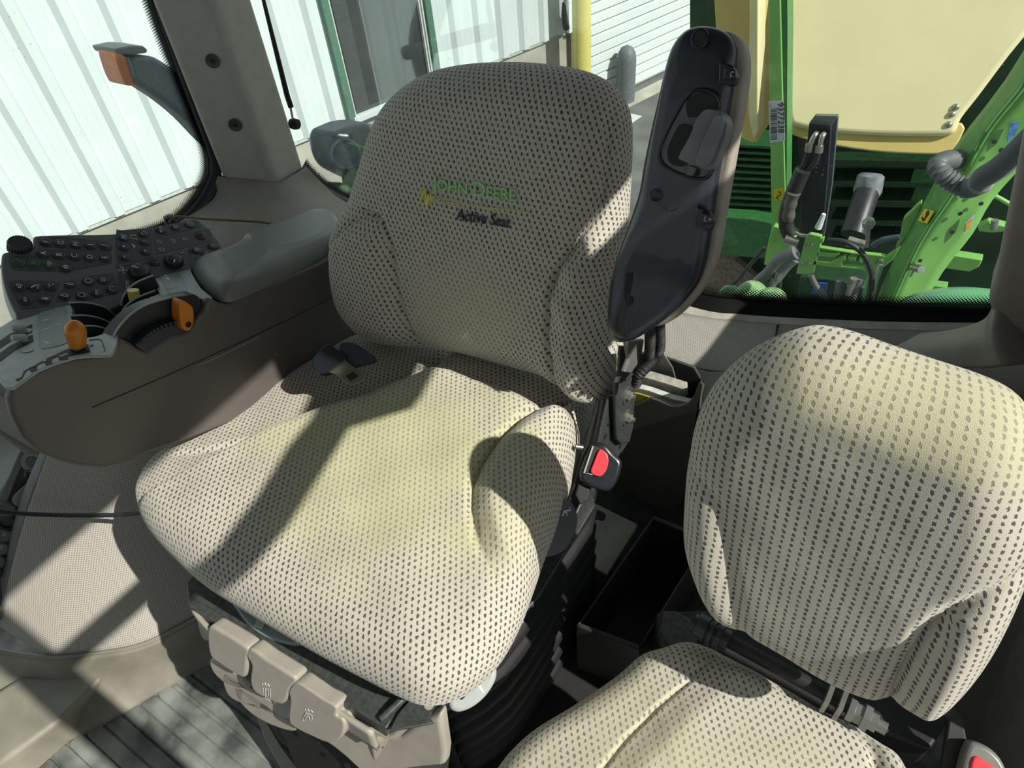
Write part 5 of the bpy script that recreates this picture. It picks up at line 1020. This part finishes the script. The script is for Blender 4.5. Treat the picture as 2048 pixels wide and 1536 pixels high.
# posts and frame
prism('frame_post', [Y(a, b, 2.35) for a, b in [(1535, -60), (1560, -60), (1562, 40), (1566, 200), (1572, 420), (1572, 462), (1543, 462), (1540, 250)]], (0, .08, 0), bg1, bal, .004)
prism('post_side', [Y(a, b, 2.355) for a, b in [(1560, -60), (1574, -60), (1575, 60), (1573, 400), (1566, 200)]], (0, .08, 0), mat('post_green_shaded', (0.06, 0.2, 0.06), .4), bal)  # shade on the post's side is put into this darker green
stk = prism('barcode_sticker', [Y(a, b, 2.345) for a, b in [(1537, 204), (1567, 201), (1570, 282), (1540, 286)]], (0, .002, 0), mat('sticker_white', (.50, .56, .57), .5, var=.02), bal)
mb = MB(); rnd = random.Random(3); y = 217
while y < 278:
    h = rnd.choice((.6, .9, 1.4)); mb.prism([Y(1541, y, 2.343), Y(1554, y-.6, 2.343), Y(1554, y-.6+h, 2.343), Y(1541, y+h, 2.343)], (0, .001, 0)); y += h+rnd.choice((1.2, 1.8, 2.6))
o0 = Y(1562, 236, 2.342); put_text(mb, '9377238', .034, o0, Y(1562.5, 256, 2.342)-o0, Y(1572, 236, 2.342)-o0, ext=.0004)
put_text(mb, 'L', .014, Y(1541, 211, 2.342), (1, 0, 0), (0, 0, 1)); mb.build('barcode_print', blkm, stk)
ys = mat('sticker_yellow', (.72, .58, .03), .5, var=.02)
st2 = prism('hook_sticker', [Y(a, b, 2.345) for a, b in [(1547, 379), (1566, 377), (1566, 400), (1548, 402)]], (0, .002, 0), ys, bal)
mb = MB(); mb.tube(smooth([Y(a, b, 2.342) for a, b in [(1557, 383), (1561, 388), (1556, 392), (1552, 396), (1558, 398)]], 4, False), .0016, 5); mb.build('hook_symbol', blkm, st2)
prism('post_bracket', [Y(a, b, 2.25) for a, b in [(1543, 458), (1575, 466), (1590, 480), (1580, 500), (1560, 532), (1527, 531), (1535, 490)]], (0, .08, 0), bg1, bal, .006)
# slotted bracket plate
py_ = 2.15; mb = MB()
def q(px): mb.prism([Y(a, b, py_) for a, b in px], (0, .02, 0))
q([(1612, 472), (1620, 468), (1643, 473), (1640, 500), (1628, 545), (1620, 549), (1592, 548), (1602, 510)])
q([(1640, 478), (1648, 476), (1646, 486), (1638, 488)]); q([(1640, 495), (1706, 505), (1705, 508), (1640, 499)]); q([(1632, 504), (1672, 507), (1678, 505), (1680, 509), (1668, 516), (1634, 513)])
q([(1628, 521), (1660, 525), (1688, 512), (1692, 513), (1692, 520), (1684, 524), (1684, 532), (1728, 536), (1732, 542), (1625, 530)]); q([(1695, 514), (1712, 516), (1712, 522), (1698, 523)]); q([(1718, 517), (1726, 524), (1724, 528), (1717, 524)])
q([(1735, 510), (1772, 514), (1800, 495), (1786, 520), (1752, 546), (1735, 544)]); q([(1700, 505), (1770, 512), (1770, 516), (1700, 509)])
mb.build('slotted_bracket', bg1, bal, .003)
mb = MB()
for a, b in ((1616, 490), (1622, 490), (1602, 527), (1618, 527)): mb.lathe(Y(a, b, py_-.002), (0, -1, 0), [(.010, 0), (.009, .008), (0, .009)], 8)
for a, b in ((1757, 527), (1762, 522)): mb.lathe(Y(a, b, py_-.002), (0, -1, 0), [(.012, 0), (.010, .012), (0, .014)], 8)
mb.build('bolt', steel, bal)
# black hydraulic block
prism('hydraulic_block', [Y(a, b, 2.3) for a, b in [(1618, 246), (1663, 249), (1654, 370), (1645, 472), (1598, 466), (1606, 360)]], (0, .02, 0), bdk, bal, .003)
prism('block_side', [Y(a, b, 2.32) for a, b in [(1663, 249), (1676, 234), (1670, 300), (1664, 370), (1648, 472), (1640, 472)]], (0, .02, 0), mat('block_blue', (.075, .085, .105), .4), bal, .002)
prism('block_top', [Y(a, b, 2.31) for a, b in [(1618, 247), (1630, 231), (1676, 232), (1664, 250)]], (0, .02, 0), mat('block_top', (.14, .145, .14), .5), bal, .002)
for (a, b), (c, d) in (((1631, 267), (1618, 302)), ((1646, 268), (1637, 304))):
    mb = MB(); mb.tube(smooth([Y(a+2, b, 2.28), Y(a, b+2, 2.26), Y((a+c)/2, (b+d)/2-4, 2.25), Y(c, d, 2.25)], 5, False), [.010]*16 if False else .010, 10); mb.tube([Y(c+2, d-14, 2.25), Y(c, d, 2.25)], .016, 10); mb.build('hose_fitting', steel, bal)
tube('hydraulic_hose', [Y(1618, 302, 2.25), Y(1610, 325, 2.25), Y(1603, 342, 2.25)], .011, hob, bal); tube('hydraulic_hose', [Y(1637, 304, 2.25), Y(1630, 325, 2.25), Y(1610, 345, 2.25)], .011, hob, bal)
tube('hose_sleeve', [Y(1606, 340, 2.24), Y(1592, 372, 2.24), Y(1577, 410, 2.24), Y(1572, 445, 2.24), Y(1580, 470, 2.24)], .030, hob, bal)
conduit('sleeve_wrap', [Y(1588, 385, 2.22), Y(1580, 410, 2.22), Y(1576, 440, 2.22)], .024, mat('sleeve_grey', (.09, .085, .08), .6), bal, pitch=.05, n=12)
tube('black_cylinder', [Y(1736, 378, 2.9), Y(1722, 420, 2.8), Y(1706, 470, 2.7)], .055, bdk, bal, 18)
mb = MB(); a_, b__ = Y(1742, 352, 2.92), Y(1736, 378, 2.9); mb.lathe(a_, b__-a_, [(.045, -.01), (.058, 0), (.062, .07), (.05, .10)], 22); mb.build('cylinder_collar', mat('collar_grey', (.19, .22, .24), .5, var=.25, nscale=25), bal)
# diagonal beam (two faces meeting at a fold)
e1_ = [Y(2100, 10, 2.0), Y(2010, 160, 2.0), Y(1905, 300, 2.0), Y(1835, 430, 2.0), Y(1775, 545, 2.0), Y(1738, 640, 2.0)]
fold = [Y(2120, 70, 1.9), Y(2040, 180, 1.9), Y(1975, 262, 1.9), Y(1905, 385, 1.9), Y(1835, 490, 1.9), Y(1768, 640, 1.9)]
e2_ = [Y(2180, 230, 1.96), Y(2060, 320, 1.96), Y(1985, 400, 1.96), Y(1945, 468, 1.96), Y(1885, 545, 1.96), Y(1830, 640, 1.96)]
loft('beam_side', [e1_, fold], mat('beam_green_shaded', (0.1, 0.3, 0.075), .4), bal, 3, 4, .01, linear_v=True); loft('beam_face', [fold, e2_], bg1, bal, 3, 4, .01, linear_v=True)  # side face painted darker for its shade, front face in the lit green
FN_ = _n(np.cross(fold[4]-fold[2], e2_[3]-fold[2])); FN_ *= np.sign(FN_.dot(CAM-fold[2])); FO = fold[3]
SN_ = _n(np.cross(fold[4]-fold[2], e1_[3]-fold[2])); SN_ *= np.sign(SN_.dot(CAM-fold[2]))
st3 = prism('hook_sticker', [onp(a, b, e1_[3]*.5+fold[3]*.5, SN_, .012) for a, b in [(1849, 417), (1868, 422), (1853, 447), (1835, 441)]], SN_*-.002, ys, bal)
mb = MB(); mb.tube(smooth([onp(a, b, e1_[3]*.5+fold[3]*.5, SN_, .014) for a, b in [(1855, 424), (1853, 430), (1850, 436), (1846, 441), (1844, 434)]], 4, False), .0022, 5); mb.lathe(onp(1855, 427, e1_[3]*.5+fold[3]*.5, SN_, .013), SN_, [(.008, 0), (.010, .001), (.008, .002)], 14); mb.build('hook_symbol', blkm, st3)
st4 = prism('warning_sticker', [onp(a, b, FO, FN_, .012) for a, b in [(1950, 426), (1944, 452), (1926, 472), (1931, 446)]], FN_*-.002, mat('sticker_white', (.5, .56, .57), .5), bal)
MB().prism([onp(a, b, FO, FN_, .0135) for a, b in [(1946, 438), (1940, 455), (1930, 464), (1932, 449)]], FN_*-.001).build('warning_symbol', mat('sticker_amber', (.75, .42, .03), .5), st4)
prism('blue_sticker', [onp(a, b, FO, FN_, .012) for a, b in [(2020, 246), (2040, 243), (2030, 272), (2014, 285)]], FN_*-.002, mat('sticker_blue', (.08, .20, .42), .5, var=.4, nscale=60), bal)
mb = MB()
for a, b in ((1920, 427), (1904, 464), (1937, 387), (1961, 386), (1988, 283), (1840, 521), (2002, 300), (1962, 407)): mb.lathe(onp(a, b, FO, FN_, .010), FN_, [(.007, 0), (.007, .002), (0, .002)], 10)
mb.build('beam_hole', bdk, bal)
mb = MB(); mb.tube([onp(1826, 534, FO, FN_, .01), onp(1843, 539, FO, FN_, .05)], .013, 12); mb.tube([onp(1828, 540, FO, FN_, .02), onp(1821, 553, FO, FN_, .02)], .004, 6); mb.build('linch_pin', steel, bal)
prism('beam_lug', smooth([Y(a, b, 2.0) for a, b in [(1842, 412), (1836, 410), (1818, 428), (1806, 440), (1800, 470), (1790, 500), (1815, 470)]], 2), (0, .03, 0), bg1, bal, .003)
tube('weld_rod', [Y(1762, 530, 2.0), Y(1750, 570, 1.98), Y(1742, 606, 1.97)], .010, mat('pale_green', (.30, .50, .32), .4), bal)
# ribbed grey hose
conduit('ribbed_hose', [Y(1915, 318, 1.95), Y(1890, 322, 1.85), Y(1876, 332, 1.78), Y(1884, 348, 1.75), Y(1906, 364, 1.74), Y(1932, 376, 1.73), Y(1955, 370, 1.70), Y(1968, 354, 1.66), Y(1992, 340, 1.62), Y(2020, 318, 1.58), Y(2070, 270, 1.5), Y(2120, 220, 1.4)], .026, hos, bal, pitch=.0135, n=18)
mb = MB(); a_, b__ = Y(1961, 366, 1.695), Y(1970, 353, 1.665); mb.lathe(a_, b__-a_, [(.028, 0), (.031, .0), (.031, .016), (.028, .016)], 24); mb.build('hose_clamp', mat('clamp', (.32, .38, .39), .4), bal)
# small things and hoses at the hitch
for nm, pts, r, m in (('hydraulic_hose', [(1655, 480), (1690, 484), (1722, 504), (1740, 535), (1744, 570), (1738, 640)], .009, hob), ('hydraulic_hose', [(1622, 549), (1632, 570), (1648, 592), (1668, 625)], .012, hos),
                      ('hydraulic_hose', [(1592, 505), (1560, 520), (1540, 545), (1515, 570), (1505, 610)], .026, hos), ('hydraulic_hose', [(1590, 515), (1572, 530), (1552, 555), (1530, 585), (1525, 620)], .024, hos),
                      ('hydraulic_hose', [(1580, 520), (1562, 540), (1557, 570), (1555, 620)], .014, hob), ('power_cable', [(1530, 495), (1500, 530), (1470, 565), (1420, 590)], .010, hob), ('hydraulic_hose', [(1720, 555), (1708, 585), (1700, 625)], .016, hos),
                      ('hydraulic_hose', [(1680, 560), (1675, 590), (1666, 625)], .014, hos), ('hydraulic_hose', [(1745, 492), (1765, 480), (1800, 474)], .010, mat('hose_blue', (.05, .08, .10), .5))):
    y0 = 1.9 if 'cable' not in nm else 2.6; tube(nm, [Y(a, b, y0) for a, b in pts], r, m, bal)
mb = MB(); mb.tube([Y(1734, 494, 2.0), Y(1737, 450, 2.0)], [.006, .008], 8); mb.lathe(Y(1737, 448, 2.0), (0, 0, 1), [(0, -.02), (.018, -.012), (.022, .006), (.014, .02), (0, .024)], 14); mb.build('lever_handle', mat('dull_steel', (.30, .31, .29), .4, metal=.5), bal)
mb = MB(); mb.tube([Y(1695, 482, 2.05), Y(1730, 492, 2.05)], .020, 10); mb.tube([Y(1570, 478, 2.1), Y(1596, 486, 2.1)], .018, 12); mb.tube([Y(1590, 465, 2.1), Y(1600, 470, 2.1), Y(1615, 472, 2.1)], .007, 8); mb.build('pipe_coupling', steel, bal)
for k, (a, b) in enumerate(((1697, 580), (1703, 565), (1553, 553), (1545, 562))): MB().tube([Y(a, b+8, 1.88), Y(a+5, b-8, 1.88)], .013, 10).build('quick_coupler', steel, bal)
MB().tube([Y(1636, 456, 2.2), Y(1648, 428, 2.2)], [.014, .008], 8).build('cable_tie', wht, bal)
prism('battery_cover', [Y(a, b, 2.6) for a, b in [(1600, 552), (1680, 560), (1730, 575), (1720, 640), (1590, 640)]], (0, .2, 0), mat('mid_green2', (0.012, 0.05, 0.018), .5), bal, .01)
prism('blue_label', [Y(a, b, 2.55) for a, b in [(1630, 566), (1655, 568), (1650, 590), (1622, 588)]], (0, .01, 0), mat('label_blue', (.02, .08, .25), .5), bal)
prism('cross_member', [Y(a, b, 2.7) for a, b in [(1860, 515), (1870, 505), (1965, 520), (1958, 534), (1938, 544), (1858, 532)]], (0, .05, 0), bg1, bal, .004)
prism('cross_member', [Y(a, b, 2.8) for a, b in [(1845, 568), (1895, 575), (1880, 590), (1840, 582)]], (0, .05, 0), bg1, bal, .004)
prism('side_bracket', [Y(a, b, 2.3) for a, b in [(1955, 455), (1975, 445), (2020, 455), (2020, 462), (1985, 466), (1958, 463)]], (0, .04, 0), bg1, bal, .003)
tube('side_rod', [Y(1990, 392, 2.3), Y(2005, 400, 2.3), Y(2040, 420, 2.3)], .008, bg1, bal); MB().tube([Y(1988, 458, 2.28), Y(1990, 440, 2.28)], .012, 8).build('side_bolt', steel, bal)
for a, b, r in ((1485, 598, .050), (1505, 590, .058), (1545, 602, .055), (1460, 592, .045)):
    MB().lathe(Y(a, b, 1.75), (.2, -.5, .8), [(r, -.03), (r, 0), (r*.8, .01), (0, .012)], 26).build('green_cap', mat('worn_green', (.10, .34, .13), .45, var=.3, nscale=25, c2=(.32, .45, .20)), bal, .003)
# green fender of the tractor under the rear window
o = loft('rear_fender', [[X(a, b, x) for a, b, x in ((1770, 640, .45), (1800, 608, .50), (1850, 588, .58), (1920, 578, .70), (2000, 580, .85))], [X(a, b, x) for a, b, x in ((1775, 700, .44), (1810, 660, .49), (1860, 640, .56), (1930, 630, .66), (2000, 640, .80))]], mat('tractor_green', (.16, .46, .22), .22, var=.03, coat=.6), None, 6, 5, .01)
o2 = [Y(a, b, 1.35) for a, b in ((1780, 650), (1800, 612), (1830, 594), (1880, 582), (1940, 580), (2020, 588))]; bpy.data.objects.remove(o)
o = loft('rear_fender', [o2, [p+np.array([.0, -.10, -.03]) for p in o2], [p+np.array([.0, -.3, -.18]) for p in o2]], mat('tractor_green', (.16, .46, .22), .22, var=.03, coat=.6), None, 6, 5, .01); tag(o, 'glossy green tractor fender just outside the rear window on the right', 'fender')
